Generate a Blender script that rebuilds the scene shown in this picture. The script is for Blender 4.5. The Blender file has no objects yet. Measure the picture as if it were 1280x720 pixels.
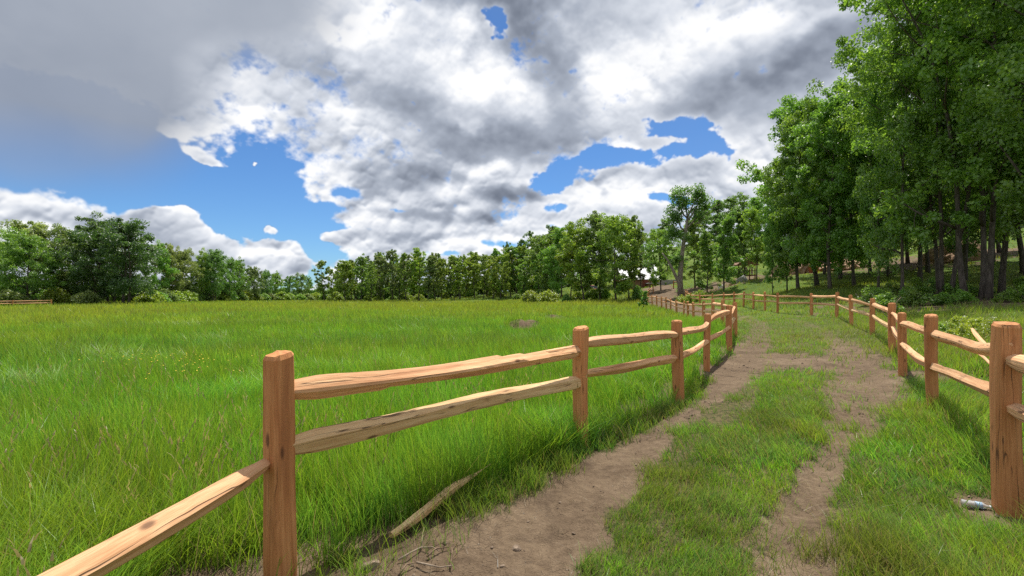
import bpy, bmesh, math, random
import numpy as np
from mathutils import Vector, Matrix, Quaternion

R = math.radians
scene = bpy.context.scene
COL = scene.collection
F = 640.0          # focal length in photograph pixels (1280 wide)
HOR = 368.0        # image row of the horizon
CAMZ = 1.45

# ------------------------------------------------------------------ node helper
class NT:
    def __init__(self, tree):
        self.t = tree
        self.n = tree.nodes
        self.l = tree.links
    def node(self, kind, **kw):
        nd = self.n.new(kind)
        for k, v in kw.items():
            setattr(nd, k, v)
        return nd
    def put(self, sock, val):
        if isinstance(val, bpy.types.NodeSocket):
            self.l.new(val, sock)
        elif val is not None:
            sock.default_value = val
    def math(self, op, a, b=None, c=None, clamp=False):
        nd = self.node('ShaderNodeMath', operation=op, use_clamp=clamp)
        self.put(nd.inputs[0], a)
        if b is not None: self.put(nd.inputs[1], b)
        if c is not None: self.put(nd.inputs[2], c)
        return nd.outputs[0]
    def vmath(self, op, a, b=None, c=None, scale=None):
        nd = self.node('ShaderNodeVectorMath', operation=op)
        self.put(nd.inputs[0], a)
        if b is not None: self.put(nd.inputs[1], b)
        if c is not None: self.put(nd.inputs[2], c)
        if scale is not None: self.put(nd.inputs['Scale'], scale)
        return nd.outputs['Value'] if op in ('LENGTH', 'DOT_PRODUCT', 'DISTANCE') else nd.outputs['Vector']
    def smooth(self, v, a, b, o0=0.0, o1=1.0, kind='SMOOTHSTEP'):
        nd = self.node('ShaderNodeMapRange', interpolation_type=kind)
        self.put(nd.inputs['Value'], v)
        self.put(nd.inputs['From Min'], a); self.put(nd.inputs['From Max'], b)
        self.put(nd.inputs['To Min'], o0); self.put(nd.inputs['To Max'], o1)
        return nd.outputs['Result']
    def noise(self, vec, scale, detail=4.0, rough=0.55, dist=0.0, color=False, lac=2.0):
        nd = self.node('ShaderNodeTexNoise')
        if vec is not None: self.l.new(vec, nd.inputs['Vector'])
        nd.inputs['Scale'].default_value = scale
        nd.inputs['Detail'].default_value = detail
        nd.inputs['Roughness'].default_value = rough
        nd.inputs['Lacunarity'].default_value = lac
        nd.inputs['Distortion'].default_value = dist
        return nd.outputs['Color' if color else 'Fac']
    def ramp(self, fac, stops, interp='LINEAR'):
        nd = self.node('ShaderNodeValToRGB')
        cr = nd.color_ramp
        cr.interpolation = interp
        while len(cr.elements) < len(stops):
            cr.elements.new(0.5)
        for e, (p, c) in zip(cr.elements, stops):
            e.position = p
            e.color = (c[0], c[1], c[2], 1.0)
        self.put(nd.inputs['Fac'], fac)
        return nd.outputs['Color']
    def mix(self, fac, a, b, blend='MIX'):
        nd = self.node('ShaderNodeMix', data_type='RGBA', blend_type=blend)
        self.put(nd.inputs[0], fac)
        for s, v in ((nd.inputs[6], a), (nd.inputs[7], b)):
            if isinstance(v, (tuple, list)): v = (v[0], v[1], v[2], 1.0)
            self.put(s, v)
        return nd.outputs[2]

def srgb(r, g, b):
    f = lambda c: (c/255.0/12.92) if c/255.0 <= 0.04045 else ((c/255.0+0.055)/1.055)**2.4
    return (f(r), f(g), f(b))

# ------------------------------------------------------------------ camera
cam_d = bpy.data.cameras.new('camera')
cam = bpy.data.objects.new('camera', cam_d)
COL.objects.link(cam)
cam.location = (0, 0, CAMZ)
cam.rotation_euler = (R(90), 0, 0)
cam_d.sensor_width = 36.0
cam_d.lens = 18.0
cam_d.shift_y = 8.0/1280.0
cam_d.clip_start = 0.05
cam_d.clip_end = 20000
scene.camera = cam

# ------------------------------------------------------------------ daylight
SUN_EL, SUN_AZ = 66.0, 19.0
sd = Vector((math.sin(R(SUN_AZ))*math.cos(R(SUN_EL)), math.cos(R(SUN_AZ))*math.cos(R(SUN_EL)), math.sin(R(SUN_EL))))
ld = bpy.data.lights.new('sun', 'SUN')
ld.energy = 4.9
ld.angle = R(0.5)
ld.color = (1.0, 0.95, 0.87)
sun = bpy.data.objects.new('sun', ld)
sun.rotation_euler = sd.to_track_quat('Z', 'Y').to_euler()
sun.location = (0, 0, 60)
COL.objects.link(sun)

vs = scene.view_settings
vs.view_transform = 'Standard'
vs.look = 'None'
vs.gamma = 1.0
vs.use_curve_mapping = False
vs.exposure = 0.3

COV = [
    (285, 245, 175, 78, -1.5), (110, 205, 270, 75, -1.45), (385, 285, 62, 40, -1.1), (20, 190, 150, 60, -1.2),
    (322, 190, 70, 40, -0.9), (345, 230, 60, 50, -0.6),
    (866, 152, 58, 32, -1.3), (790, 195, 90, 24, -1.15), (885, 186, 64, 36, -1.15), (690, 218, 42, 36, -1.2), (702, 258, 36, 16, -1.0), (740, 205, 46, 14, -0.8),
    (652, 57, 26, 26, -1.3), (442, 241, 30, 18, -1.15), (398, 318, 66, 24, -1.05), (420, 262, 40, 14, -0.8), (370, 347, 80, 18, -1.0), (425, 285, 44, 9, -0.8),
    (640, 304, 60, 11, -0.7), (560, 311, 40, 9, -0.65), (830, 250, 54, 13, -0.8), (500, 262, 26, 7, -0.55), (690, 285, 28, 9, -0.65),
    (80, 150, 260, 80, -1.5), (150, 246, 34, 14, -0.8), (306, 283, 16, 12, -0.7), (222, 262, 50, 24, 1.3),
    (215, 285, 75, 46, 1.6), (40, 290, 130, 46, 1.5), (345, 320, 56, 32, 1.4), (130, 306, 110, 40, 1.0), (332, 284, 22, 8, 1.2, 1, .8),
    (205, 168, 66, 22, 1.1), (250, 194, 48, 8, 1.3, 1, .6, -10), (325, 194, 9, 4, 1.0, 1, 1), (440, 296, 50, 12, 1.1), (848, 212, 40, 9, 1.3, 1, .7), (925, 215, 50, 50, 1.3), (730, 250, 90, 26, 0.8), (815, 180, 60, 12, 0.5),
    (480, 240, 90, 60, 0.4), (600, 90, 120, 90, 0.4), (560, 300, 200, 20, 0.3),
]
SHADE = [
    (440, 105, 150, 70, -0.20), (530, 150, 130, 60, -0.20), (600, 172, 130, 36, -0.18), (700, 50, 95, 140, -0.30), (640, 10, 160, 60, -0.22), (690, 165, 120, 46, -0.22),
    (940, 95, 190, 60, -0.32), (840, 118, 90, 36, -0.10), (820, 30, 110, 22, -0.06), (1040, 60, 140, 70, -0.18), (990, 120, 120, 50, -0.16),
    (515, 222, 85, 28, -0.38), (440, 205, 60, 26, -0.20), (640, 240, 64, 20, -0.42), (560, 266, 110, 13, -0.26), (625, 269, 60, 10, -0.24), (490, 291, 56, 10, -0.26), (590, 287, 50, 7, -0.2), (400, 170, 70, 30, -0.16), (560, 190, 90, 24, -0.16),
    (590, 85, 85, 80, 0.30), (645, 120, 50, 66, 0.20), (575, 150, 60, 18, 0.26), (820, 90, 95, 66, 0.34), (905, 15, 150, 26, 0.20), (1060, 20, 90, 40, 0.10), (480, 20, 110, 30, 0.08), (415, 8, 44, 28, 0.26), (545, 40, 40, 40, 0.1),
    (770, 245, 120, 30, 0.36), (600, 300, 200, 24, 0.22), (210, 165, 110, 30, 0.14), (330, 158, 60, 26, 0.2), (380, 215, 50, 40, 0.12), (930, 205, 60, 60, 0.32), (450, 165, 60, 24, 0.10), (800, 180, 50, 14, 0.26), (730, 200, 60, 12, 0.22),
    (230, 256, 90, 26, 0.28), (330, 310, 70, 18, 0.26), (80, 254, 120, 22, 0.24), (210, 296, 90, 14, -0.10), (320, 334, 60, 8, -0.10), (50, 302, 120, 20, -0.12), (600, 205, 60, 14, 0.26), (660, 219, 40, 10, 0.26), (560, 238, 40, 12, 0.18), (455, 255, 50, 14, 0.14),
]

def make_clouds(W=1440, H=540, az0=-60.0, az1=60.0, el0=-1.0, el1=44.0, seed=7):
    """Cumulus heaps laid out by azimuth and elevation: rounded billows on billows, lit from the
    high sun.  Returns azimuth, elevation, cloud brightness, cover."""
    rng = np.random.default_rng(seed)
    az = np.linspace(az0, az1, W, dtype=np.float32)
    el = np.linspace(el0, el1, H, dtype=np.float32)
    AZ, EL = np.meshgrid(az, el)

    def up(a, n, axis):
        m = a.shape[axis]
        t = np.linspace(0.5, m-1.5, n)
        i = np.clip(np.round(t).astype(int), 1, m-2)
        f = (t-i).astype(np.float32)
        sh = [1]*a.ndim; sh[axis] = n
        w0 = (0.5*(0.5-f)**2).reshape(sh); w1 = (0.75-f*f).reshape(sh); w2 = (0.5*(0.5+f)**2).reshape(sh)
        return np.take(a, i-1, axis)*w0 + np.take(a, i, axis)*w1 + np.take(a, i+1, axis)*w2
    def grid2(cu, cv):
        g = rng.random((int((el1-el0)/cv)+3, int((az1-az0)/cu)+3), dtype=np.float32)*2-1
        return up(up(g, H, 0), W, 1)
    def fbm(cu, cv, octs, gain=0.55):
        s = 0; a = 1.0
        for _ in range(octs):
            s = s + a*grid2(cu, cv); a *= gain; cu /= 2.03; cv /= 2.03
        return s
    def blur(a, r):
        for ax in (0, 1):
            for _ in range(2):
                c = np.cumsum(np.pad(a, [(r+1, r) if k == ax else (0, 0) for k in range(2)], mode='edge'), axis=ax, dtype=np.float64)
                n = a.shape[ax]
                a = ((np.take(c, range(2*r+1, 2*r+1+n), ax)-np.take(c, range(0, n), ax))/(2*r+1)).astype(np.float32)
        return a
    hi = np.clip(EL/26, 0.34, 1.2)
    w1, w2 = fbm(8, 6, 6, 0.56), fbm(8, 6, 6, 0.56)
    AZw = AZ + hi*4.6*w1
    ELw = EL + hi*3.4*w2
    def blob(cx, cy, rx, ry, wgt, soft=1.0, bent=1.0, rot=0.0):
        a = math.degrees(math.atan2(cx-640, 640)); h = math.hypot(640, cx-640)
        e = math.degrees(math.atan2(HOR-cy, h))
        ra = math.degrees(rx*640/h/h); re = math.degrees(ry*h/(h*h+(HOR-cy)**2))
        p = AZ+(AZw-AZ)*bent-a; q = EL+(ELw-EL)*bent-e
        c, s = math.cos(math.radians(rot)), math.sin(math.radians(rot))
        d = np.hypot((p*c+q*s)/ra, (q*c-p*s)/re)
        t = np.clip((1-d)/soft, 0, 1)
        return wgt*t*t*(3-2*t)
    cov = np.full((H, W), 0.60, np.float32)
    for b in COV: cov += blob(*b)
    cov = np.clip(cov, -0.52, 0.95)
    shade = np.zeros((H, W), np.float32)
    for b in SHADE: shade += blob(*b)

    # billows: rounded domes at falling sizes, each octave bent by the noise
    def domes(s, wx, wy):
        P, Q = (AZ+wx)/s, (EL+wy)/s
        i, j = np.floor(P).astype(int), np.floor(Q).astype(int)
        T = 256
        jx, jy, rr = rng.random((T, T), dtype=np.float32), rng.random((T, T), dtype=np.float32), 0.55+0.55*rng.random((T, T), dtype=np.float32)
        best = np.zeros_like(P)
        for di in (-1, 0, 1):
            for dj in (-1, 0, 1):
                a, b = (i+di) % T, (j+dj) % T
                d2 = (P-(i+di)-jx[a, b])**2 + (Q-(j+dj)-jy[a, b])**2
                np.maximum(best, rr[a, b]**2-d2, out=best)
        return np.sqrt(best)
    step = (el1-el0)/H
    low = np.clip(1-EL/24, 0, 1)              # heaps near the horizon are far and small
    hgt = np.zeros_like(AZ); lit = np.zeros_like(AZ)
    big = fbm(10, 7, 4, 0.5)
    puff = np.clip(0.42+1.5*shade+0.55*big+0.5*low, 0.18, 1.0)     # crisp heaps against smooth grey decks
    fine = np.zeros_like(AZ)
    for s, g, gl in ((9.0, 0.70, 0.0), (4.6, 0.74, 0.60), (2.3, 0.46, 0.70), (1.1, 0.24, 0.42), (0.55, 0.12, 0.20), (0.27, 0.06, 0.10)):
        wob = min(s*0.55, 1.8)
        d = domes(s, wob*fbm(s*0.9, s*0.7, 5), wob*fbm(s*0.9, s*0.7, 5))
        r = int(round(s*0.10/step))
        if r: d = blur(d, r)
        amp = g*(1-low)+gl*low
        hgt += amp*d
        gy, gx = np.gradient(d, step, (az1-az0)/W)
        slope = -gy*0.9 - gx*0.3*np.tanh((AZ-9)/15)
        t = amp*np.tanh(slope*s*0.6)
        if s > 4: lit += 0.75*t
        else: fine += t
    hgt -= hgt.mean()
    det = fbm(1.2, 0.9, 5, 0.6)
    mid = fbm(4, 2.6, 6, 0.6)
    det2 = fbm(0.55, 0.42, 4, 0.65)
    dens = cov + (0.34+0.12*low)*hgt + (0.30-0.1*low)*mid + 0.19*det + 0.13*det2 - 0.05
    edge = np.clip(0.38-0.14*low+0.26*big, 0.17, 0.75)
    a0 = np.clip((dens)/edge, 0, 1); a0 = a0*a0*(3-2*a0)
    inside = np.clip(dens/0.8, 0, 1)
    rim = blur((1-inside)**2, 2)
    gy = np.gradient(np.clip(dens, 0, 1), step, axis=0)
    V = 0.60 + 0.36*lit*(0.4+0.6*puff) + (0.46+0.10*low)*fine*puff + 0.26*hgt*puff + 0.30*rim + 1.1*shade*(1+0.25*det) + 0.13*big + 0.05*mid + 0.03*det
    return AZ, EL, V, a0, fbm


def build_sky():
    w = bpy.data.worlds.new('World')
    scene.world = w
    w.use_nodes = True
    nt = NT(w.node_tree)
    nt.n.clear()
    STR = 0.1
    AZ, EL, V, A, fbm = make_clouds()
    H, W = V.shape
    stops = [0, .20, .45, .68, .86, 1.0]
    cols = [srgb(*c) for c in ((104, 112, 127), (128, 136, 151), (168, 176, 190), (217, 222, 231), (249, 250, 252), (255, 255, 255))]
    rgb = np.stack([np.interp(V, stops, [c[k] for c in cols]) for k in range(3)], -1)*0.86
    # rain veil across the upper left: smooth grey with a ragged, fading lower edge
    def soft(cx, cy, rx, ry, s=1.0):
        a = math.degrees(math.atan2(cx-640, 640)); h = math.hypot(640, cx-640)
        e = math.degrees(math.atan2(HOR-cy, h))
        d = np.hypot((AZ-a)/math.degrees(rx*640/h/h), (EL-e)/math.degrees(ry*h/(h*h+(HOR-cy)**2)))
        t = np.clip((1-d)/s, 0, 1)
        return t*t*(3-2*t)
    f1 = fbm(9, 7, 5, 0.5)
    gain = 0.80
    veil = np.clip(soft(20, 70, 370, 235, 0.55)*1.25 + soft(290, -20, 210, 130, 0.7) + 0.10*f1, 0, 1)
    veil *= np.clip((EL-6.5+0.9*f1)/8.5, 0, 1)**1.1
    tone = np.clip(0.45+0.18*f1+0.016*(EL-14), 0, 1)[..., None]
    vc = gain*(np.array(srgb(126, 137, 156))*(1-tone)+np.array(srgb(182, 189, 201))*tone)
    veil = (0.95*veil)[..., None]
    A = A[..., None]
    cov = 1-(1-A)*(1-veil)
    col = (rgb*A*(1-veil)+vc*veil)/np.maximum(cov, 1e-4)
    px = np.concatenate([col, cov], -1).astype(np.float32)
    img = bpy.data.images.new('cloud_field', W, H, alpha=True, float_buffer=True)
    img.colorspace_settings.name = 'Non-Color'
    img.alpha_mode = 'CHANNEL_PACKED'
    img.pixels.foreach_set(px.ravel())
    img.update()
    img.pack()
    tc = nt.node('ShaderNodeTexCoord').outputs['Generated']
    v = nt.vmath('NORMALIZE', tc)
    sep = nt.node('ShaderNodeSeparateXYZ'); nt.l.new(v, sep.inputs[0])
    x, y, z = sep.outputs
    az = nt.math('MULTIPLY', nt.math('ARCTAN2', x, y), 180/math.pi)
    el = nt.math('MULTIPLY', nt.math('ARCSINE', z), 180/math.pi)
    cmb = nt.node('ShaderNodeCombineXYZ')
    nt.l.new(nt.math('DIVIDE', nt.math('ADD', az, 60.0), 120.0), cmb.inputs[0])
    nt.l.new(nt.math('DIVIDE', nt.math('ADD', nt.math('MAXIMUM', el, -0.5), 1.0), 45.0), cmb.inputs[1])
    im = nt.node('ShaderNodeTexImage', extension='MIRROR', interpolation='Cubic')
    im.image = img
    nt.l.new(cmb.outputs[0], im.inputs['Vector'])
    sky = nt.node('ShaderNodeTexSky', sky_type='NISHITA')
    sky.sun_disc = False
    sky.sun_elevation = R(SUN_EL)
    sky.sun_rotation = R(SUN_AZ)
    sky.altitude = 2300
    sky.air_density = 1.25
    sky.dust_density = 0.6
    sky.ozone_density = 2.2
    cloud = nt.vmath('SCALE', im.outputs['Color'], scale=1.0/STR)
    blue = nt.mix(1.0, sky.outputs['Color'], (0.46, 0.70, 0.96), 'MULTIPLY')
    c = nt.mix(im.outputs['Alpha'], blue, cloud)
    bg = nt.node('ShaderNodeBackground')
    nt.l.new(c, bg.inputs['Color'])
    bg.inputs['Strength'].default_value = STR
    out = nt.node('ShaderNodeOutputWorld')
    nt.l.new(bg.outputs[0], out.inputs['Surface'])
    w.cycles.sampling_method = 'MANUAL'
    w.cycles.sample_map_resolution = 512
build_sky()

# ------------------------------------------------------------------ object helpers
def tag(o, label=None, cat=None, group=None, kind=None):
    if label: o['label'] = label
    if cat: o['category'] = cat
    if group: o['group'] = group
    if kind: o['kind'] = kind
    return o

def link(o, parent=None):
    COL.objects.link(o)
    if parent is not None: o.parent = parent
    return o

def empty(name, loc=(0, 0, 0), rz=0.0):
    o = bpy.data.objects.new(name, None)
    o.empty_display_size = 0.3
    o.location = loc
    o.rotation_euler = (0, 0, rz)
    return link(o)

def mesh_np(name, verts, faces_flat, counts, mats=(), attrs=None, smooth=False):
    """mesh from numpy arrays: verts (n,3), flat loop indices, loops per face"""
    me = bpy.data.meshes.new(name)
    n = len(verts)
    me.vertices.add(n)
    me.vertices.foreach_set('co', np.ascontiguousarray(verts, np.float32).ravel())
    me.loops.add(len(faces_flat))
    me.loops.foreach_set('vertex_index', np.ascontiguousarray(faces_flat, np.int32))
    counts = np.asarray(counts, np.int32)
    me.polygons.add(len(counts))
    st = np.zeros(len(counts), np.int32); st[1:] = np.cumsum(counts)[:-1]
    me.polygons.foreach_set('loop_start', st)
    me.polygons.foreach_set('use_smooth', np.full(len(counts), smooth, bool))
    for k, v in (attrs or {}).items():
        v = np.asarray(v, np.float32)
        if v.ndim == 1:
            a = me.attributes.new(k, 'FLOAT', 'POINT'); a.data.foreach_set('value', v)
        elif v.shape[1] == 3:
            a = me.attributes.new(k, 'FLOAT_VECTOR', 'POINT'); a.data.foreach_set('vector', v.ravel())
    for m in mats: me.materials.append(m)
    me.update(calc_edges=True)
    me.validate()
    return me

def new_mat(name):
    m = bpy.data.materials.new(name)
    m.use_nodes = True
    nt = NT(m.node_tree)
    nt.n.clear()
    nt.out = nt.node('ShaderNodeOutputMaterial')
    return m, nt

# ------------------------------------------------------------------ numpy noise on the plane
_tab = np.random.default_rng(11).random((256, 256)).astype(np.float32)
def vnoise(x, y, off=0):
    xi, yi = np.floor(x).astype(np.int64), np.floor(y).astype(np.int64)
    fx, fy = (x-xi).astype(np.float32), (y-yi).astype(np.float32)
    fx = fx*fx*(3-2*fx); fy = fy*fy*(3-2*fy)
    a = (xi+off*37) & 255; b = (yi+off*91) & 255; a1 = (a+1) & 255; b1 = (b+1) & 255
    return (_tab[a, b]*(1-fx)+_tab[a1, b]*fx)*(1-fy)+(_tab[a, b1]*(1-fx)+_tab[a1, b1]*fx)*fy
def fbm2(x, y, octs=4, gain=0.5, off=0):
    s, a, t, f = 0.0, 1.0, 0.0, 1.0
    for k in range(octs):
        s = s+a*vnoise(x*f+k*17.3, y*f-k*9.1, off+k); t += a; a *= gain; f *= 2.03
    return s/t
def sstep(v, a, b):
    t = np.clip((v-a)/(b-a), 0, 1)
    return t*t*(3-2*t)

# ------------------------------------------------------------------ layout: fences, ruts, relief
def at(px, d): return ((px-640.0)/F*d, d)
LEFT = [(-1.47, -0.35), (-1.19, 2.65), (0.69, 5.02), (2.31, 7.14), (3.85, 10.1), (5.60, 13.2), (7.22, 16.6), (8.44, 20.5), (9.6, 24.5), (10.27, 27.5), (10.8, 30.5),
        (11.5, 33.5), (12.26, 36.5), (12.68, 39.5), (13.18, 42.5), (13.7, 45.5), (14.17, 48.5), (14.56, 51.5), (14.9, 54.5), (15.4, 58), (15.8, 61), (16.5, 64.5), (17.6, 68), (19.1, 71.5), (20.7, 75)]
RIGHT = [(2.3, 0.6), (3.34, 3.44), (5.23, 6.36), (6.93, 9.1), (9.0, 12.1), (11.4, 16.2), (12.85, 19.4), (14.8, 23.3), (15.5, 26.5), (15.3, 29.5), (15.95, 32.3), (16.5, 35), (17.2, 38),
         (17.8, 41), (18.2, 44), (18.4, 47), (18.35, 50), (18.5, 53), (19.2, 56), (20.0, 59)]

def seg_dist(x, y, pts, vals=None):
    """distance to a polyline, signed positive on its right; optional value interpolated along it"""
    best = np.full(x.shape, 1e9, np.float32); sgn = np.ones(x.shape, np.float32); vv = np.zeros(x.shape, np.float32)
    for k in range(len(pts)-1):
        ax, ay = pts[k]; bx, by = pts[k+1]
        dx, dy = bx-ax, by-ay
        L2 = dx*dx+dy*dy
        t = np.clip(((x-ax)*dx+(y-ay)*dy)/L2, 0, 1)
        d = np.hypot(x-ax-t*dx, y-ay-t*dy)
        m = d < best
        best = np.where(m, d, best)
        cr = (x-ax)*dy-(y-ay)*dx
        sgn = np.where(m, np.sign(cr), sgn)
        if vals is not None: vv = np.where(m, vals[k]*(1-t)+vals[k+1]*t, vv)
    return (best*sgn, vv) if vals is not None else best*sgn

CTRL = []
def c(x, y, h): CTRL.append((x, y, h))
for (x, y), h in zip(LEFT, (0, 0, 0, 0, 0.0, .03, .09, .12, .05, -.06, -.15, -.18, -.2, -.1, -.02, .09, .14, .19, .2, .25, .32, .38, .6, 1.1, 1.6)): c(x, y, h)
for (x, y), h in zip(RIGHT, (0, 0, 0, 0, .03, .11, .25, .40, .34, .43, .43, .46, .5, .46, .4, .38, .38, .4, .6, .9)): c(x, y, h)
for p in ((-10, 2, 0), (-20, 12, 0), (-6, 10, 0), (-1, 16, 0), (3, 24, -.02), (-14, 30, 0), (-40, 30, 0), (-40, 60, -.05), (-10, 60, 0), (4, 45, 0), (-85, 85, -.12), (-60, 80, -.1), (-30, 125, -.1), (-50, 130, -.1), (5, 110, .38),
          (10, 78, .3), (10.5, 55, .36), (8, 65, .3), (12.5, 66, .5), (-120, 120, -.1), (0, 0, 0), (0, -10, 0), (-10, -10, 0), (1.7, 6, .02), (4, 12, .03), (7.5, 16, .09),
          (19.4, 20, .9), (24.5, 27, 1.2), (30.5, 32, 1.5), (25.3, 30, 1.5), (22.5, 36, 1.75), (21.9, 40, 1.8), (26.3, 58, 2.9), (33.9, 70, 4.0), (36.6, 65, 4.3), (34, 52, 3.3), (46, 50, 4.9), (60, 65, 7.4),
          (80, 100, 14), (40, 100, 7.5), (23, 75, 2.0), (24.5, 88, 2.5), (24, 98, 2.6), (22.5, 62, 1.3), (26, 160, 8), (60, 200, 20), (0, 200, 1), (-100, 200, 0), (-200, 150, 0), (120, 60, 15), (60, 20, 5.5),
          (40, 5, 2.6), (15, 0, .6), (8, 4, .2), (10.5, 9, .35), (14, 14, .6), (5, -2, .05), (14, 91, 1.5), (8, 92, .8), (19, 26, .75), (15, 45, .15), (16.5, 55, .4)): c(*p)
_C = np.array(CTRL, np.float64)
def _phi(r): return np.sqrt(r*r+9.0)
_A = _phi(np.hypot(_C[:, None, 0]-_C[None, :, 0], _C[:, None, 1]-_C[None, :, 1]))
_P = np.c_[np.ones(len(_C)), _C[:, :2]/100]
_n = len(_C)
_M = np.zeros((_n+3, _n+3)); _M[:_n, :_n] = _A - np.eye(_n)*0.35; _M[:_n, _n:] = _P; _M[_n:, :_n] = _P.T
_S = np.linalg.solve(_M, np.r_[_C[:, 2], 0, 0, 0])
RUTL = [(-0.85, 0.2), (-0.45, 1.6), (-0.10, 2.64), (0.06, 2.97), (0.575, 4.0), (1.64, 6.1), (4.45, 10.1), (7.1, 15), (9.7, 20), (11.9, 25), (13.2, 30), (14.3, 36), (15.3, 42), (16.0, 48), (16.8, 56), (18.4, 64), (20.6, 70), (22.6, 78), (24.5, 90)]
WL = [.36, .36, .35, .34, .33, .40, .54, .42, .36, .4, .6, 1.2, 1.5, 1.6, 1.7, 1.8, 2.0, 2.2, 3.0]
RUTR = [(0.75, 0.2), (1.2, 1.6), (1.53, 2.64), (1.67, 2.97), (2.12, 3.68), (3.06, 4.83), (4.5, 6.6), (7.6, 11.3), (10.2, 16.3), (12.2, 21), (14, 26)]
WR = [.27, .27, .27, .24, .17, .18, .40, .58, .42, 0.25, 0.2]
DITCH = [(0.42, 21.8, .42, .6), (0.85, 23.2, .34, .55), (2.9, 34.0, .5, .7)]

def soil(x, y):
    """bare-earth cover 0..1"""
    n = 1.35*(fbm2(x*1.3, y*1.3, 5, 0.6, 3)-0.5)
    n2 = 1.5*(fbm2(x*5, y*5, 3, 0.6, 9)-0.5)
    dl, wl = seg_dist(x, y, RUTL, WL); dr, wr = seg_dist(x, y, RUTR, WR)
    a = sstep(np.abs(dl)/wl+1.1*n+0.5*n2, 1.22, 0.72)
    b = sstep(np.abs(dr)/wr+1.4*n+0.7*n2, 1.25, 0.62)
    m = np.maximum(a, b*np.clip(.86+1.1*n2+.5*n, .35, .97))
    m = m*(1-.60*sstep(y, 11.5, 17)*sstep(y, 44, 30))
    # churned open ground where the ruts meet
    e = np.hypot((x-6.2)/1.9, (y-11.4)/2.3)
    m = np.maximum(m, sstep(e+1.5*n+.6*n2, 1.05, 00.5)*np.clip(.82+1.2*n2, .4, .95))
    for (px_, py_), r in (((-1.19, 2.65), .42), ((-.5, 3.3), .3), ((3.85, 10.1), .6), ((3.3, 9.0), .4), ((3.2, 3.3), .3), ((-0.55, 2.6), .4), ((7.2, 9.0), .5), ((.75, 4.7), .28)):
        m = np.maximum(m, sstep(np.hypot(x-px_, y-py_)/r+1.6*n+.7*n2, 1.2, 0.5)*0.85)
    sl_ = seg_dist(x, y, LEFT)
    m = m*np.where((y < 9) & (sl_ > -.1), np.maximum(sstep(sl_+.12*n+.10*n2, .12, .42), .12), 1)
    for (px_, py_), r in (((-1.19, 2.60), .50), ((-.62, 2.85), .40), ((-1.5, 2.5), .3), ((3.85, 10.1), .5), ((3.25, 3.3), .28)):
        m = np.maximum(m, sstep(np.hypot(x-px_, y-py_)/r+1.6*n+.7*n2, 1.2, 0.5)*0.85)
    # forest floor under the grove, earth slope behind
    g = sstep(np.hypot((x-25)/9.0, (y-26)/7.0)+1.2*n, 1.1, 0.6)*0.75
    s1 = sstep(np.hypot((x-29)/12.0, (y-66)/9.0)+1.6*n, 1.1, 0.5)*0.8
    s2 = sstep(np.hypot((x-48)/14.0, (y-57)/10.0)+1.5*n, 1.1, 0.5)*0.85
    g2 = sstep(np.hypot((x-16.6)/5.0, (y-16.6)/1.5)+1.5*n, 1.0, 0.5)*0.0
    m = np.maximum.reduce([m, g, s1, s2, g2])
    for dx, dy, rx, ry in DITCH:
        m = np.maximum(m, sstep(np.hypot((x-dx)/(rx*1.1), (y-dy-.25*ry)/(ry*1.15))+1.1*n, 1.1, .6)*.97)
    return m

def ground_h(x, y, fine=True):
    x = np.asarray(x, np.float64); y = np.asarray(y, np.float64)
    sh = x.shape; xf, yf = x.ravel(), y.ravel()
    rr = np.hypot(xf, yf); k = np.minimum(1, 210/np.maximum(rr, 1e-6))
    xq, yq = xf*k, yf*k
    h = _S[_n]+_S[_n+1]*xq/100+_S[_n+2]*yq/100
    for i in range(_n): h += _S[i]*_phi(np.hypot(xq-_C[i, 0], yq-_C[i, 1]))
    h = h*np.clip(1-(rr-230)/700, 0, 1)
    near = np.clip(1-rr/60, 0, 1)
    h += (fbm2(xf*.5, yf*.5, 3, .5, 21)-.5)*0.12*near
    if fine:
        m = soil(xf, yf)
        dl, wl = seg_dist(xf, yf, RUTL, WL); dr, wr = seg_dist(xf, yf, RUTR, WR)
        h -= 0.075*np.exp(-(dl/wl)**2)*near+0.065*np.exp(-(dr/wr)**2)*near
        h += m*near*((fbm2(xf*6, yf*6, 4, .6, 5)-.5)*0.075)
        for dx, dy, rx, ry in DITCH:
            h -= 0.55*np.exp(-(((xf-dx)/rx)**2+((yf-dy)/ry)**2)**1.5)
            h += 0.42*np.exp(-(((xf-dx)/(rx*1.7))**2+((yf-dy-ry*1.35)/(ry*.8))**2))
    return h.reshape(sh)
def gz(x, y): return float(ground_h(np.array([x]), np.array([y]))[0])

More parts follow.
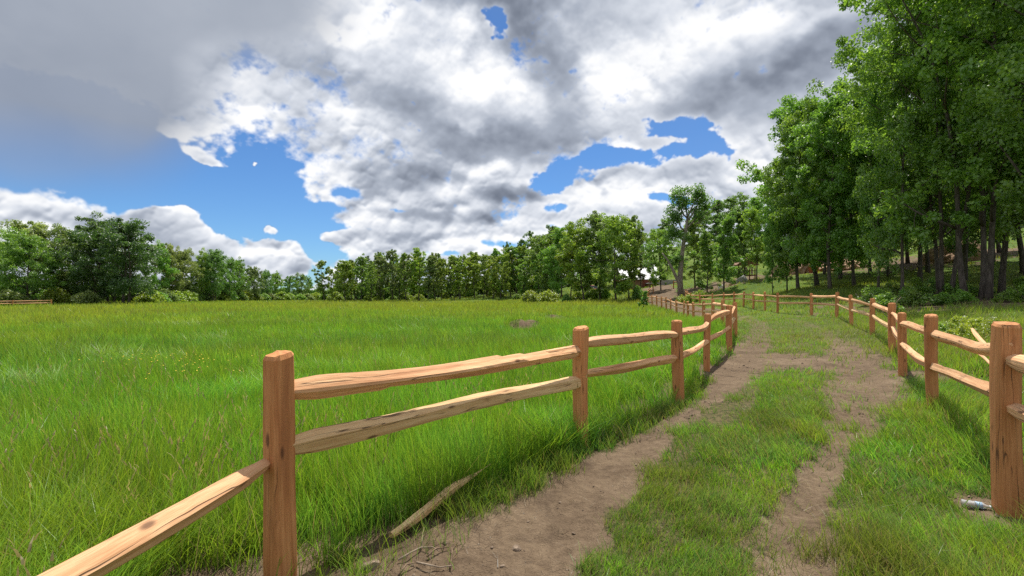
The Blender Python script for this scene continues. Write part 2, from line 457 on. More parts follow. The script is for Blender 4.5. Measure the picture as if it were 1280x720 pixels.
# ------------------------------------------------------------------ ground material
def ground_material():
    m, nt = new_mat('earth_and_turf')
    geo = nt.node('ShaderNodeNewGeometry').outputs['Position']
    so = nt.node('ShaderNodeAttribute', attribute_name='soil').outputs['Fac']
    lush = nt.node('ShaderNodeAttribute', attribute_name='lush').outputs['Fac']
    n1 = nt.noise(geo, 1.1, 6, 0.62)
    n2 = nt.noise(geo, 14.0, 5, 0.65)
    n3 = nt.noise(geo, 75.0, 3, 0.6)
    dirt = nt.ramp(nt.math('ADD', nt.math('MULTIPLY', n1, .55), nt.math('MULTIPLY', n2, .45)),
                   [(0.30, (0.062, 0.043, 0.026)), (0.44, (0.130, 0.091, 0.057)), (0.58, (0.198, 0.143, 0.091)), (0.74, (0.30, 0.230, 0.155))])
    dirt = nt.mix(nt.smooth(n3, .35, .7, 0, .35), dirt, (0.12, 0.08, 0.055))
    vo = nt.node('ShaderNodeTexVoronoi'); vo.inputs['Scale'].default_value = 22.0
    nt.l.new(geo, vo.inputs['Vector'])
    peb = nt.math('MULTIPLY', nt.smooth(vo.outputs['Distance'], .16, .08), nt.smooth(n1, .45, .6))
    dirt = nt.mix(nt.math('MULTIPLY', peb, .6), dirt, (0.42, 0.36, 0.29))
    f = nt.noise(geo, 0.16, 5, 0.6)
    f2 = nt.noise(geo, 2.2, 4, 0.7)
    turf = nt.ramp(nt.math('ADD', nt.math('MULTIPLY', f, .6), nt.math('MULTIPLY', f2, .4)),
                   [(0.32, (0.045, 0.085, 0.014)), (0.5, (0.085, 0.140, 0.020)), (0.66, (0.145, 0.190, 0.034))])
    under = nt.mix(nt.smooth(nt.math('ADD', nt.math('MULTIPLY', n2, .6), nt.math('MULTIPLY', n3, .4)), .35, .62), (0.030, 0.038, 0.014), (0.150, 0.120, 0.055))
    turf = nt.mix(lush, under, turf)
    so2 = nt.smooth(nt.math('MULTIPLY_ADD', nt.math('SUBTRACT', nt.math('ADD', nt.math('MULTIPLY', n2, .6), nt.math('MULTIPLY', n3, .4)), .5), 1.5, so), .12, .62)
    damp = nt.noise(geo, 1.3, 6, .72, dist=1.2)
    dirt = nt.mix(nt.smooth(damp, .52, .66, 0, .62), dirt, (0.062, 0.042, 0.028))
    colr = nt.mix(so2, turf, dirt)
    b = nt.node('ShaderNodeBsdfPrincipled')
    nt.l.new(colr, b.inputs['Base Color'])
    b.inputs['Roughness'].default_value = 0.95
    b.inputs['Specular IOR Level'].default_value = 0.15
    bp = nt.node('ShaderNodeBump'); bp.inputs['Strength'].default_value = 1.0; bp.inputs['Distance'].default_value = 0.03
    nt.l.new(nt.math('ADD', nt.math('ADD', n2, nt.math('MULTIPLY', n3, .5)), nt.math('MULTIPLY', peb, .5)), bp.inputs['Height'])
    nt.l.new(bp.outputs[0], b.inputs['Normal'])
    nt.l.new(b.outputs[0], nt.out.inputs['Surface'])
    return m
M_GROUND = ground_material()

def build_ground():
    th = np.concatenate([np.radians(np.arange(-66, 66, 0.22)), np.radians(np.arange(66, 294, 3.0))])
    r = [0.55]
    while r[-1] < 110: r.append(r[-1]*1.0155)
    while r[-1] < 6000: r.append(r[-1]*1.09)
    r = np.array(r)
    TH, RR = np.meshgrid(th, r)
    X, Y = RR*np.sin(TH), RR*np.cos(TH)
    Z = ground_h(X, Y)
    nr, ntq = X.shape
    so = soil(X, Y)
    lush = sstep(RR, 9, 42)
    V = np.stack([X, Y, Z], -1).reshape(-1, 3)
    V = np.vstack([V, [[0, 0, gz(0, 0)]]])
    so_f = np.r_[so.ravel(), 0.5]; lu_f = np.r_[lush.ravel(), 0]
    i, j = np.meshgrid(np.arange(nr-1), np.arange(ntq), indexing='ij')
    j1 = (j+1) % ntq
    Q = np.stack([i*ntq+j, (i+1)*ntq+j, (i+1)*ntq+j1, i*ntq+j1], -1).reshape(-1, 4)[:, ::-1]
    jj = np.arange(ntq)
    T = np.stack([np.full(ntq, len(V)-1), jj, (jj+1) % ntq], -1)[:, ::-1]
    # the trodden track is the part of the sheet along the ruts
    cx, cy = V[Q].mean(1)[:, 0], V[Q].mean(1)[:, 1]
    dl = np.abs(seg_dist(cx, cy, RUTL)); dr = np.abs(seg_dist(cx, cy, RUTR))
    is_t = (np.minimum(dl, dr) < 4.5) & (so_f[Q].mean(1) > 0.3) & (cy > -2) & (cx < 27)
    def part(name, quads, tris, kind):
        flat = np.concatenate([quads.ravel(), tris.ravel()])
        used, inv = np.unique(flat, return_inverse=True)
        cnt = np.r_[np.full(len(quads), 4), np.full(len(tris), 3)]
        me = mesh_np(name, V[used], inv, cnt, (M_GROUND,), {'soil': so_f[used], 'lush': lu_f[used]}, True)
        return tag(link(bpy.data.objects.new(name, me)), kind=kind)
    tag(part('ground', Q[~is_t], T, 'structure'), 'grassy ground of the meadow and the bank, soil between the blades', 'ground')
    tag(part('dirt_track', Q[is_t], T[:0], 'structure'), 'brown two-rut dirt track between the rail fences', 'track')
build_ground()

def hills():
    n = 160
    a = np.radians(np.linspace(-60, 60, n))
    prof = -75+150*fbm2(np.arange(n)*.09+3, np.zeros(n), 5, .5, 2)
    rows = []
    for dist, k in ((3300, 0.0), (3700, .55), (4200, 1.0), (5200, .9)):
        rows.append(np.stack([dist*np.sin(a), dist*np.cos(a), prof*k-8+12*(fbm2(np.arange(n)*.35+dist, np.zeros(n), 3, .5, 4)-.5)*k], -1))
    V = np.concatenate(rows)
    i, j = np.meshgrid(np.arange(3), np.arange(n-1), indexing='ij')
    Q = np.stack([i*n+j, i*n+j+1, (i+1)*n+j+1, (i+1)*n+j], -1).reshape(-1, 4)
    m, nt = new_mat('haze_tinted_hill')
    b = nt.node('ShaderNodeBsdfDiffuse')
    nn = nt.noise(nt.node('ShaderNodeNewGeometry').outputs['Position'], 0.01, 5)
    nt.l.new(nt.mix(nn, (0.06, 0.11, 0.17), (0.10, 0.16, 0.23)), b.inputs[0])  # distance haze painted into the base colour as blue
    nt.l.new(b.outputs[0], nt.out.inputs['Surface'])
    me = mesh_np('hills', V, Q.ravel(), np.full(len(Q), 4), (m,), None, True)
    tag(link(bpy.data.objects.new('hills', me)), 'low wooded hills on the horizon, coloured blue for haze', 'hills', kind='structure')
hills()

# ------------------------------------------------------------------ grass
def leaf_shader(nt, col, trans=0.45, gloss=0.06, tcol=None):
    d = nt.node('ShaderNodeBsdfDiffuse'); nt.put(d.inputs['Color'], col)
    t = nt.node('ShaderNodeBsdfTranslucent'); nt.put(t.inputs['Color'], tcol if tcol is not None else col)
    ms = nt.node('ShaderNodeMixShader'); ms.inputs[0].default_value = trans
    nt.l.new(d.outputs[0], ms.inputs[1]); nt.l.new(t.outputs[0], ms.inputs[2])
    g = nt.node('ShaderNodeBsdfGlossy'); g.inputs['Roughness'].default_value = 0.42
    g.inputs['Color'].default_value = (1, 1, 1, 1)
    m2 = nt.node('ShaderNodeMixShader'); m2.inputs[0].default_value = gloss
    nt.l.new(ms.outputs[0], m2.inputs[1]); nt.l.new(g.outputs[0], m2.inputs[2])
    nt.l.new(m2.outputs[0], nt.out.inputs['Surface'])

def grass_material():
    m, nt = new_mat('grass_blades')
    a = nt.node('ShaderNodeAttribute', attribute_name='col').outputs['Color']
    tc = nt.mix(0.55, a, (1.25, 1.12, .55), 'MULTIPLY')
    leaf_shader(nt, a, 0.50, 0.022, tc)
    return m
M_GRASS = grass_material()

RNG = np.random.default_rng(5)
def blades(P, hgt, wid, lean, az, cols, segs, droop=0.5, face=None):
    """verts, faces for blades of grass; P (n,3) roots"""
    n = len(P)
    fa = RNG.uniform(0, 2*np.pi, n) if face is None else face
    side = np.stack([np.cos(fa), np.sin(fa), np.zeros(n)], -1)
    ld = np.stack([np.cos(az), np.sin(az), np.zeros(n)], -1)
    V, C = [], []
    for k in range(segs+1):
        t = k/segs
        off = lean*hgt*(t**1.6)
        up = hgt*t*(1-droop*np.minimum(lean, 1.4)**2*t*0.35)
        c0 = P+ld*off[:, None]+np.array([0, 0, 1.])*up[:, None]
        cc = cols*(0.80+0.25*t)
        if k < segs:
            w = (wid*(1-0.75*t**1.5)*0.5)[:, None]
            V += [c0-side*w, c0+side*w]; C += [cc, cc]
        else:
            V.append(c0); C.append(cc)
    nv = 2*segs+1
    V = np.stack(V, 1).reshape(-1, 3); C = np.stack(C, 1).reshape(-1, 3)
    base = (np.arange(n)*nv)[:, None]
    fl, ct = [], []
    tpl = []
    for k in range(segs-1): tpl += [2*k, 2*k+1, 2*k+3, 2*k+2]
    tpl += [2*segs-2, 2*segs-1, 2*segs]
    flat = (base+np.array(tpl)[None, :]).ravel()
    cnt = np.tile(np.array([4]*(segs-1)+[3]), n)
    return V, C, flat, cnt

def mergeb(parts):
    V, C, Fl, Ct, o = [], [], [], [], 0
    for v, c_, f, k in parts:
        V.append(v); C.append(c_); Fl.append(f+o); Ct.append(k); o += len(v)
    return np.concatenate(V), np.concatenate(C), np.concatenate(Fl), np.concatenate(Ct)

LUSH = np.array([(0.170, 0.385, 0.028), (0.225, 0.430, 0.030), (0.290, 0.455, 0.036), (0.125, 0.320, 0.034)])
def grass_field():
    zones = {'meadow': [], 'verge': []}
    bands = [(0.9, 4.2, 110000, 2, 0.0042, -1.0), (4.2, 10, 110000, 2, 0.0065, -1.0),  # r0, r1, count, segs, width, extra height
        (0.9, 4.5, 150000, 4, 0.0046, 1.0), (4.5, 11, 180000, 3, 0.0078, 1.0), (11, 28, 160000, 2, 0.0145, 1.0), (28, 60, 75000, 1, 0.045, 1.05), (60, 135, 55000, 1, 0.11, 1.1)]
    for r0, r1, cnt, segs, wid, hk in bands:
        pw = 0.45
        u = RNG.random(cnt)
        r = (r0**pw+u*(r1**pw-r0**pw))**(1/pw)
        th = np.radians(RNG.uniform(-56, 54, cnt))
        x, y = r*np.sin(th), r*np.cos(th)
        # blades grow in tufts
        q = (0.05+0.012*r)*RNG.normal(size=(2, cnt))
        tx, ty = np.round(x/(.14+.02*r))*(.14+.02*r), np.round(y/(.14+.02*r))*(.14+.02*r)
        tf = RNG.random(cnt) < 0.45
        jx = fbm2(tx*7.7, ty*7.7, 1, .5, 31)-.5; jy = fbm2(tx*7.7, ty*7.7, 1, .5, 47)-.5
        x = np.where(tf, tx+jx*.3*(.5+.1*r)+q[0]*.6, x); y = np.where(tf, ty+jy*.3*(.5+.1*r)+q[1]*.6, y)
        so = soil(x, y)
        sl = seg_dist(x, y, LEFT)        # + = track side
        sr = seg_dist(x, y, RIGHT)       # + = beyond the right fence
        n = fbm2(x*.45, y*.45, 4, .55, 13); n2 = fbm2(x*1.7, y*1.7, 3, .55, 17)
        far = sstep(r, 14, 55)
        patch = fbm2(x*.07+5, y*.16, 4, .55, 23)
        keepp = np.clip(1-so*1.02, 0.0, 1)*(1-sstep(so, .08, .6)*(1-np.clip(2.4*(n2-.34), 0.06, 1)))
        mead = sl < np.where(r < 6, .12, 0.02)
        inside = (~mead) & (sr < -0.05)
        outr = ~(mead | inside)
        edge = np.exp(-(np.maximum(sl, 0)/np.where(r < 6, .40, .22))**2)
        dz = 1-.72*np.max([np.exp(-(((x-dx)/(rx*1.5))**2+((y-dy+1.5)/2.2)**2)**2) for dx, dy, rx, ry in DITCH], 0)
        H = np.where(mead, dz*0.36*(0.55+.75*n+.25*patch), np.where(inside, 0.085+0.12*n2*n+0.13*edge*n2*1.6, 0.12+.20*n*n2*2))
        # the right verge before the fence is thicker
        rv = inside & (sr > -1.5)
        H = np.where(rv, 0.07+0.17*n2*n*1.5, H)
        H = H*(1-.6*np.exp(-(np.hypot(x+1.2, y-2.35)/.75)**2))
        bright = inside | outr
        keepp = np.where(inside, keepp*np.clip(0.30+1.2*n2+edge, 0, 1), keepp)
        # grass thins near posts and on bare verge between fence and left rut
        verge = inside & (sl < 1.0) & (r < 9)
        keepp = np.where(verge, keepp*np.clip(edge*1.3+2.2*(n2-.34), 0.08, 1), keepp)
        under = outr & (np.hypot((x-25)/10, (y-27)/8) < 1)
        H = np.where(under, H*1.15, H)
        k = RNG.random(cnt) < keepp
        if hk < 0:                       # extra short turf between the fences
            mead = mead & False; k = k & inside; H = H*.62; hk = 1.0
        for nm, msk in (('meadow', mead & k), ('verge', bright & k)):
            m = np.nonzero(msk)[0]
            if not len(m): continue
            X, Y = x[m], y[m]
            Z = ground_h(X, Y)-0.01
            h = H[m]*hk*RNG.uniform(.55, 1.25, len(m))
            i0 = RNG.integers(0, 4, len(m))
            colr = LUSH[i0]*RNG.uniform(.75, 1.2, (len(m), 1))
            yel = np.clip(far[m]*.75+1.3*(patch[m]-.45)+.5*(n[m]-.5), 0, 1)[:, None]
            colr = colr*(1-yel)+np.array((0.31, 0.36, 0.038))*yel*RNG.uniform(.8, 1.15, (len(m), 1))
            if nm == 'verge':
                mix = np.clip(1.5*(n2[m]-.42), 0, .8)[:, None]
                colr = colr*(1-mix)+np.array((0.27, 0.33, 0.042))*mix
                nd = r[m] < 8
                dk = ((fbm2(X*1.1, Y*1.1, 3, .5, 61) > .56) & nd)[:, None]
                colr = np.where(dk, colr*np.array((.80, .78, 1.1)), colr)
            tu = fbm2(X*2.6, Y*2.6, 2, .5, 101)
            colr = colr*(0.72+.62*tu)[:, None]*np.where((tu > .6)[:, None], np.array((.85, .97, 1.25)), 1.0)
            pdry = 0.035 if nm == 'meadow' else 0.13
            dry = RNG.random(len(m)) < pdry*(0.4+1.2*n2[m])
            colr[dry] = np.array((0.30, 0.25, 0.11))*RNG.uniform(.7, 1.2, (dry.sum(), 1))
            w = wid*RNG.uniform(.6, 1.4, len(m))*(1.0 if nm == 'meadow' else .8)
            lean = np.abs(RNG.normal(.30, .22, len(m))) + (0.25 if nm == 'verge' else 0)
            # lodged swathes in the meadow
            lod = (fbm2(X*.55+9, Y*.8, 3, .5, 71) > .62)
            lean = np.where(lod & (nm == 'meadow'), lean+np.where(r[m] < 6, .3, .5), lean)
            wind = 2*np.pi*fbm2(X*.3, Y*.3, 2, .5, 81)*1.3
            az_ = np.where(RNG.random(len(m)) < .55, wind+RNG.normal(0, .6, len(m)), RNG.uniform(0, 2*np.pi, len(m)))
            face = RNG.uniform(0, 2*np.pi, len(m)) if segs > 1 else RNG.normal(0, .6, len(m))
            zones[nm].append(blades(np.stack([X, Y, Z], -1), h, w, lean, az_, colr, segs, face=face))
    # flattened straw lying on the track and along the ruts
    n = 5200
    r = RNG.uniform(1.6**.5, 16**.5, n)**2; th = np.radians(RNG.uniform(-30, 50, n))
    x, y = r*np.sin(th), r*np.cos(th)
    sl, sr = seg_dist(x, y, LEFT), seg_dist(x, y, RIGHT)
    k = (sl > 0) & (sr < 0.2) & (fbm2(x*1.6, y*1.6, 3, .55, 93) > .44)
    x, y = x[k], y[k]
    P = np.stack([x, y, ground_h(x, y)+.006], -1)
    colr = np.array((0.27, 0.21, 0.12))*RNG.uniform(.5, 1.3, (len(x), 1))
    zones['verge'].append(blades(P, RNG.uniform(.015, .04, len(x)), RNG.uniform(.0015, .004, len(x)), RNG.uniform(1.5, 5, len(x)), RNG.uniform(0, 6.28, len(x)), colr, 2, droop=.1))
    # dry mown straw along the right rut
    n = 9000
    r = RNG.uniform(1.5**.5, 11**.5, n)**2; th = np.radians(RNG.uniform(5, 48, n))
    x, y = r*np.sin(th), r*np.cos(th)
    dr = seg_dist(x, y, RUTR)
    k = (dr > -.35) & (dr < .75) & (fbm2(x*1.9+3, y*1.9, 3, .55, 95) > .46)
    x, y = x[k], y[k]
    P = np.stack([x, y, ground_h(x, y)+.01+.02*RNG.random(len(x))], -1)
    colr = np.array((0.36, 0.31, 0.15))*RNG.uniform(.5, 1.25, (len(x), 1))
    zones['verge'].append(blades(P, RNG.uniform(.02, .06, len(x)), RNG.uniform(.0015, .0035, len(x)), RNG.uniform(1.2, 4, len(x)), RNG.uniform(0, 6.28, len(x)), colr, 2, droop=.1))
    # seed heads standing over the near meadow: thin stalk and a few spikelets
    n = 900
    r = RNG.uniform(1.5, 9, n); th = np.radians(RNG.uniform(-52, 20, n))
    x, y = r*np.sin(th), r*np.cos(th)
    k = (seg_dist(x, y, LEFT) < -.1) & (fbm2(x*.9, y*.9, 3, .5, 55) > .47)
    x, y = x[k], y[k]; n = len(x)
    P = np.stack([x, y, ground_h(x, y)], -1)
    hh = RNG.uniform(.42, .72, n); le = RNG.uniform(.15, .6, n); aa = RNG.uniform(0, 6.28, n)
    tan_ = np.array((0.42, 0.36, 0.17))*RNG.uniform(.7, 1.15, (n, 1))
    zones['meadow'].append(blades(P, hh, np.full(n, .003), le, aa, tan_*.8, 4, face=np.zeros(n)))
    for q in range(5):
        t = .80+.05*q
        tip = P+np.stack([np.cos(aa)*le*hh*t**1.6, np.sin(aa)*le*hh*t**1.6, hh*t*(1-.5*np.minimum(le, 1.4)**2*t*.35)], -1)
        zones['meadow'].append(blades(tip, RNG.uniform(.025, .05, n), RNG.uniform(.006, .011, n), RNG.uniform(.2, .9, n), aa+RNG.normal(0, .9, n), tan_, 2))
    for nm, name, lab, cat in (('meadow', 'meadow_grass', 'tall lush green meadow grass filling the field left of the fence', 'grass'),
                               ('verge', 'track_grass', 'shorter trampled grass along the dirt track and its right verge', 'grass')):
        V, C, Fl, Ct = mergeb(zones[nm])
        me = mesh_np(name, V, Fl, Ct, (M_GRASS,), {'col': C})
        tag(link(bpy.data.objects.new(name, me)), lab, cat, kind='stuff')
    # yellow flowers in the meadow
    n = 80
    px_ = RNG.normal(215, 45, n); py_ = RNG.normal(456, 8, n)
    d = F*1.15/np.maximum(py_-HOR, 60); x = (px_-640)/F*d
    k = RNG.random(n) < .8
    x, y = x[k], d[k]; n = len(x)
    zt = ground_h(x, y)+RNG.uniform(.3, .42, n)
    V = []
    for a in range(5):
        V.append(np.stack([x+0.011*math.cos(a*1.257), y+0.011*math.sin(a*1.257), zt+.006*(a % 2)], -1))
    V = np.stack(V, 1).reshape(-1, 3)
    m, nt = new_mat('yellow_petals'); leaf_shader(nt, (0.75, 0.52, 0.02, 1), .3, .02)
    stems = blades(np.stack([x, y, ground_h(x, y)], -1), zt-ground_h(x, y), np.full(n, .004), np.zeros(n), np.zeros(n), np.tile((.1, .2, .03), (n, 1)), 1, face=np.zeros(n))
    fl = (np.arange(n)[:, None]*5+np.arange(5)[None]).ravel()
    Vs, _, Fs, Cs = stems
    me = mesh_np('wildflowers', np.vstack([V, Vs]), np.r_[fl, Fs+len(V)], np.r_[np.full(n, 5), Cs], (m, M_GRASS))
    mi = np.zeros(len(me.polygons), np.int32); mi[n:] = 1
    me.attributes.new('col', 'FLOAT_VECTOR', 'POINT').data.foreach_set('vector', np.tile((.1, .2, .03), (len(me.vertices), 1)).astype(np.float32).ravel())
    me.polygons.foreach_set('material_index', mi)
    tag(link(bpy.data.objects.new('wildflowers', me)), 'scatter of small yellow wildflowers in the green meadow', 'flowers', kind='stuff')
grass_field()

# ------------------------------------------------------------------ cedar wood
def wood_material(name, light, mid, dark, stain=0.35, red=0.0):
    """split cedar: streaks run along 'gco'.x; knots and weather stains"""
    m, nt = new_mat(name)
    g = nt.node('ShaderNodeAttribute', attribute_name='gco').outputs['Vector']
    rnd = nt.node('ShaderNodeObjectInfo').outputs['Random']
    off = nt.vmath('SCALE', (13.7, 5.1, 9.3), scale=rnd)
    g = nt.vmath('ADD', g, off)
    wob = nt.vmath('SUBTRACT', nt.noise(g, 2.2, 3, .5, color=True), (.5, .5, .5))
    gw = nt.vmath('MULTIPLY_ADD', wob, (0.0, .030, .030), g)
    st = nt.noise(nt.vmath('MULTIPLY', gw, (1.3, 42, 42)), 1.0, 6, .62)
    fib = nt.noise(nt.vmath('MULTIPLY', gw, (5.5, 190, 190)), 1.0, 3, .6)
    band = nt.noise(nt.vmath('MULTIPLY', gw, (.8, 9, 9)), 1.0, 3, .55)
    f = nt.math('ADD', nt.math('MULTIPLY', st, .62), nt.math('MULTIPLY', fib, .38))
    colr = nt.ramp(f, [(.30, dark), (.46, mid), (.60, light), (.74, tuple(min(1, v*1.15) for v in light))])
    heart = (0.33, 0.125, 0.055)
    colr = nt.mix(nt.smooth(band, .52, .72, 0, .55), colr, heart)
    big = nt.noise(nt.vmath('MULTIPLY', g, (2.2, 7, 7)), 1.0, 5, .65)
    colr = nt.mix(nt.smooth(big, .60, .72, 0, stain), colr, (0.075, 0.045, 0.030))
    vo = nt.node('ShaderNodeTexVoronoi'); vo.inputs['Scale'].default_value = 1.0
    nt.l.new(nt.vmath('MULTIPLY', g, (3.0, 9.0, 9.0)), vo.inputs['Vector'])
    kn = nt.smooth(vo.outputs['Distance'], .16, .06)
    colr = nt.mix(nt.math('MULTIPLY', kn, .75), colr, (0.07, 0.030, 0.018))
    ck = nt.noise(nt.vmath('MULTIPLY', gw, (.45, 20, 20)), 1.0, 2, .5)
    ck = nt.smooth(nt.math('ABSOLUTE', nt.math('SUBTRACT', ck, .5)), .013, .003)
    gate = nt.smooth(nt.noise(nt.vmath('MULTIPLY', g, (1.7, 8, 8)), 1.0, 3, .5), .44, .56)
    colr = nt.mix(nt.math('MULTIPLY', nt.math('MULTIPLY', ck, gate), .8), colr, (0.06, 0.030, 0.018))
    hue = nt.node('ShaderNodeHueSaturation'); nt.l.new(colr, hue.inputs['Color'])
    nt.l.new(nt.smooth(rnd, 0, 1, .86, 1.12, 'LINEAR'), hue.inputs['Value'])
    hue.inputs['Saturation'].default_value = 1.02+red
    b = nt.node('ShaderNodeBsdfPrincipled')
    nt.l.new(hue.outputs[0], b.inputs['Base Color'])
    b.inputs['Roughness'].default_value = .72
    b.inputs['Specular IOR Level'].default_value = .25
    bp = nt.node('ShaderNodeBump'); bp.inputs['Strength'].default_value = .55; bp.inputs['Distance'].default_value = .006
    nt.l.new(nt.math('SUBTRACT', f, nt.math('MULTIPLY', nt.math('MULTIPLY', ck, gate), .8)), bp.inputs['Height']); nt.l.new(bp.outputs[0], b.inputs['Normal'])
    nt.l.new(b.outputs[0], nt.out.inputs['Surface'])
    return m
M_POST = wood_material('cedar_post', (0.66, 0.315, 0.135), (0.54, 0.232, 0.092), (0.39, 0.155, 0.058), .25)
M_RAIL = wood_material('split_cedar', (0.80, 0.495, 0.275), (0.68, 0.375, 0.195), (0.47, 0.225, 0.105), .40)
M_RAILW = wood_material('weathered_cedar', (0.84, 0.60, 0.33), (0.72, 0.47, 0.235), (0.50, 0.28, 0.125), .55)

RW = random.Random(3)
def loft(rings, gcos, cap=True):
    """rings: list of (n,3) arrays; returns verts, flat, counts, gco"""
    n = len(rings[0]); k = len(rings)
    V = np.concatenate(rings); G = np.concatenate(gcos)
    fl, ct = [], []
    for i in range(k-1):
        for j in range(n):
            fl += [i*n+j, i*n+(j+1) % n, (i+1)*n+(j+1) % n, (i+1)*n+j]; ct.append(4)
    if cap:
        fl += list(range(n))[::-1]; ct.append(n)
        fl += [(k-1)*n+j for j in range(n)]; ct.append(n)
    return V, fl, ct, G

def post_mesh(h, w, dp, seed, lod=0, shoulder=False):
    """rough-sawn post, local z up, base 0.25 m below ground"""
    r = random.Random(seed)
    n = 16 if lod == 0 else 8
    zs = [-.25]+[h*t for t in ((0, .06, .12, .2, .28, .36, .44, .52, .6, .68, .76, .84, .9, .95, .982, 1.0) if lod == 0 else (0, .25, .5, .75, .96, 1.0))]
    ph = [r.uniform(0, 6.28) for _ in range(8)]
    rings, g = [], []
    chip = [r.uniform(-1, 1) for _ in range(n)]
    for z in zs:
        t = z/h
        sx = 1+.045*math.sin(4*t+ph[0])+.02*math.sin(11*t+ph[1]); sy = 1+.045*math.sin(3.4*t+ph[2])+.02*math.sin(10*t+ph[3])
        ox = .012*math.sin(3.1*t+ph[4]); oy = .012*math.sin(2.7*t+ph[5])
        if shoulder:
            sx *= 1-.14*sstep(np.array(t), .82, .95)+.06*math.exp(-((t-.80)/.05)**2)
        if z >= h-1e-6: sx *= .84; sy *= .84
        ring = []
        for j in range(n):
            a = 2*math.pi*(j+.5)/n
            ca, sa = math.cos(a), math.sin(a)
            q = 4.6
            rad = (abs(ca)**q+abs(sa)**q)**(-1/q)
            rad *= 1+.016*chip[j]*math.sin(6*t+ph[6]+j)+.008*r.uniform(-1, 1)
            zz = z+(.004*r.uniform(-1, 1) if z >= h*.98 else 0)
            if z > 0.1: zz += .012*math.sin(ph[7])*ca*(t > .98)
            ring.append((ox+ca*rad*w*.5*sx, oy+sa*rad*dp*.5*sy, zz))
        ring = np.array(ring); rings.append(ring)
        g.append(np.stack([ring[:, 2], ring[:, 0], ring[:, 1]], -1))
    V, fl, ct, G = loft(rings, g)
    # slightly domed top
    top = rings[-1].mean(0)+np.array((0, 0, .012))
    V = np.vstack([V, top]); G = np.vstack([G, (top[2], 0, 0)])
    o = (len(rings)-1)*n
    fl = fl[:-n]; ct = ct[:-1]
    for j in range(n):
        fl += [o+j, o+(j+1) % n, len(V)-1]; ct.append(3)
    return V, fl, ct, G

def rail_mesh(length, seed, lod=0, hh=.060, ww=.048, bow=.03, ragged=0.0):
    """split rail along local +x, from 0 to length, tapering into its ends"""
    r = random.Random(seed)
    n = 14 if lod == 0 else 6
    k = 44 if lod == 0 else 9
    base = []
    # riven section: a few flat split faces meeting in sharp arrises
    nc = r.choice((4, 5, 5)); a0 = r.uniform(-.3, .3)+math.pi/2
    cor = []
    for q in range(nc):
        a = a0+2*math.pi*(q+r.uniform(-.16, .16))/nc
        m = r.uniform(.92, 1.18)
        cor.append((math.cos(a)*m, math.sin(a)*m))
    for j in range(n):
        f = j/n*nc; q = int(f); f -= q
        (x0, y0), (x1, y1) = cor[q % nc], cor[(q+1) % nc]
        k_ = r.uniform(.95, 1.04) if lod == 0 else 1.0
        base.append(((x0+(x1-x0)*f)*k_, (y0+(y1-y0)*f)*k_))
    ph = [r.uniform(0, 6.28) for _ in range(12)]
    steps = [r.uniform(.15, .85) for _ in range(5)]
    rings, g = [], []
    for i in range(k):
        t = i/(k-1); x = t*length
        e = min(t, 1-t)*length
        tap = 0.66+.34*float(sstep(np.array(e), 0.02, .24))
        by = bow*math.sin(math.pi*t)*math.sin(ph[0])+.007*math.sin(7*t+ph[1])*(lod == 0)
        bz = bow*math.sin(math.pi*t)*math.cos(ph[0])+.006*math.sin(9*t+ph[2])*(lod == 0)
        tw = .25*math.sin(2.2*t+ph[3])
        sz = 1+.08*math.sin(5*t+ph[4])+.045*math.sin(13*t+ph[5])
        sy = 1+.09*math.sin(4.3*t+ph[6])+.05*math.sin(12*t+ph[7])
        ring = []
        for j, (a, b) in enumerate(base):
            kk = 1.0
            if ragged:
                for s_i, s in enumerate(steps):
                    if (j+s_i*3) % n < 4: kk *= 1-ragged*(.24 if t > s else 0)*math.exp(-max(0, t-s)*2.5)
            a2 = a*ww*sy*kk*(1+.02*r.uniform(-1, 1)); b2 = b*hh*sz*kk*(1+.02*r.uniform(-1, 1))
            ring.append((x+.006*r.uniform(-1, 1), by+(a2*math.cos(tw)-b2*math.sin(tw))*(tap*.8+.2), bz+(a2*math.sin(tw)+b2*math.cos(tw))*tap))
        ring = np.array(ring); rings.append(ring)
        g.append(np.stack([ring[:, 0]-0*ring[:, 0], np.array([b[0] for b in base])*ww, np.array([b[1] for b in base])*hh], -1))
    # loft winds outwards for rings along +x
    V, fl, ct, G = loft(rings, g)
    return V, fl, ct, G

def wood_obj(name, data, mat, parent=None, smooth=False):
    V, fl, ct, G = data
    me = mesh_np(name, V, np.array(fl), ct, (mat,), {'gco': G}, smooth)
    bm = bmesh.new(); bm.from_mesh(me); bmesh.ops.recalc_face_normals(bm, faces=bm.faces); bm.to_mesh(me); bm.free()
    return link(bpy.data.objects.new(name, me), parent)

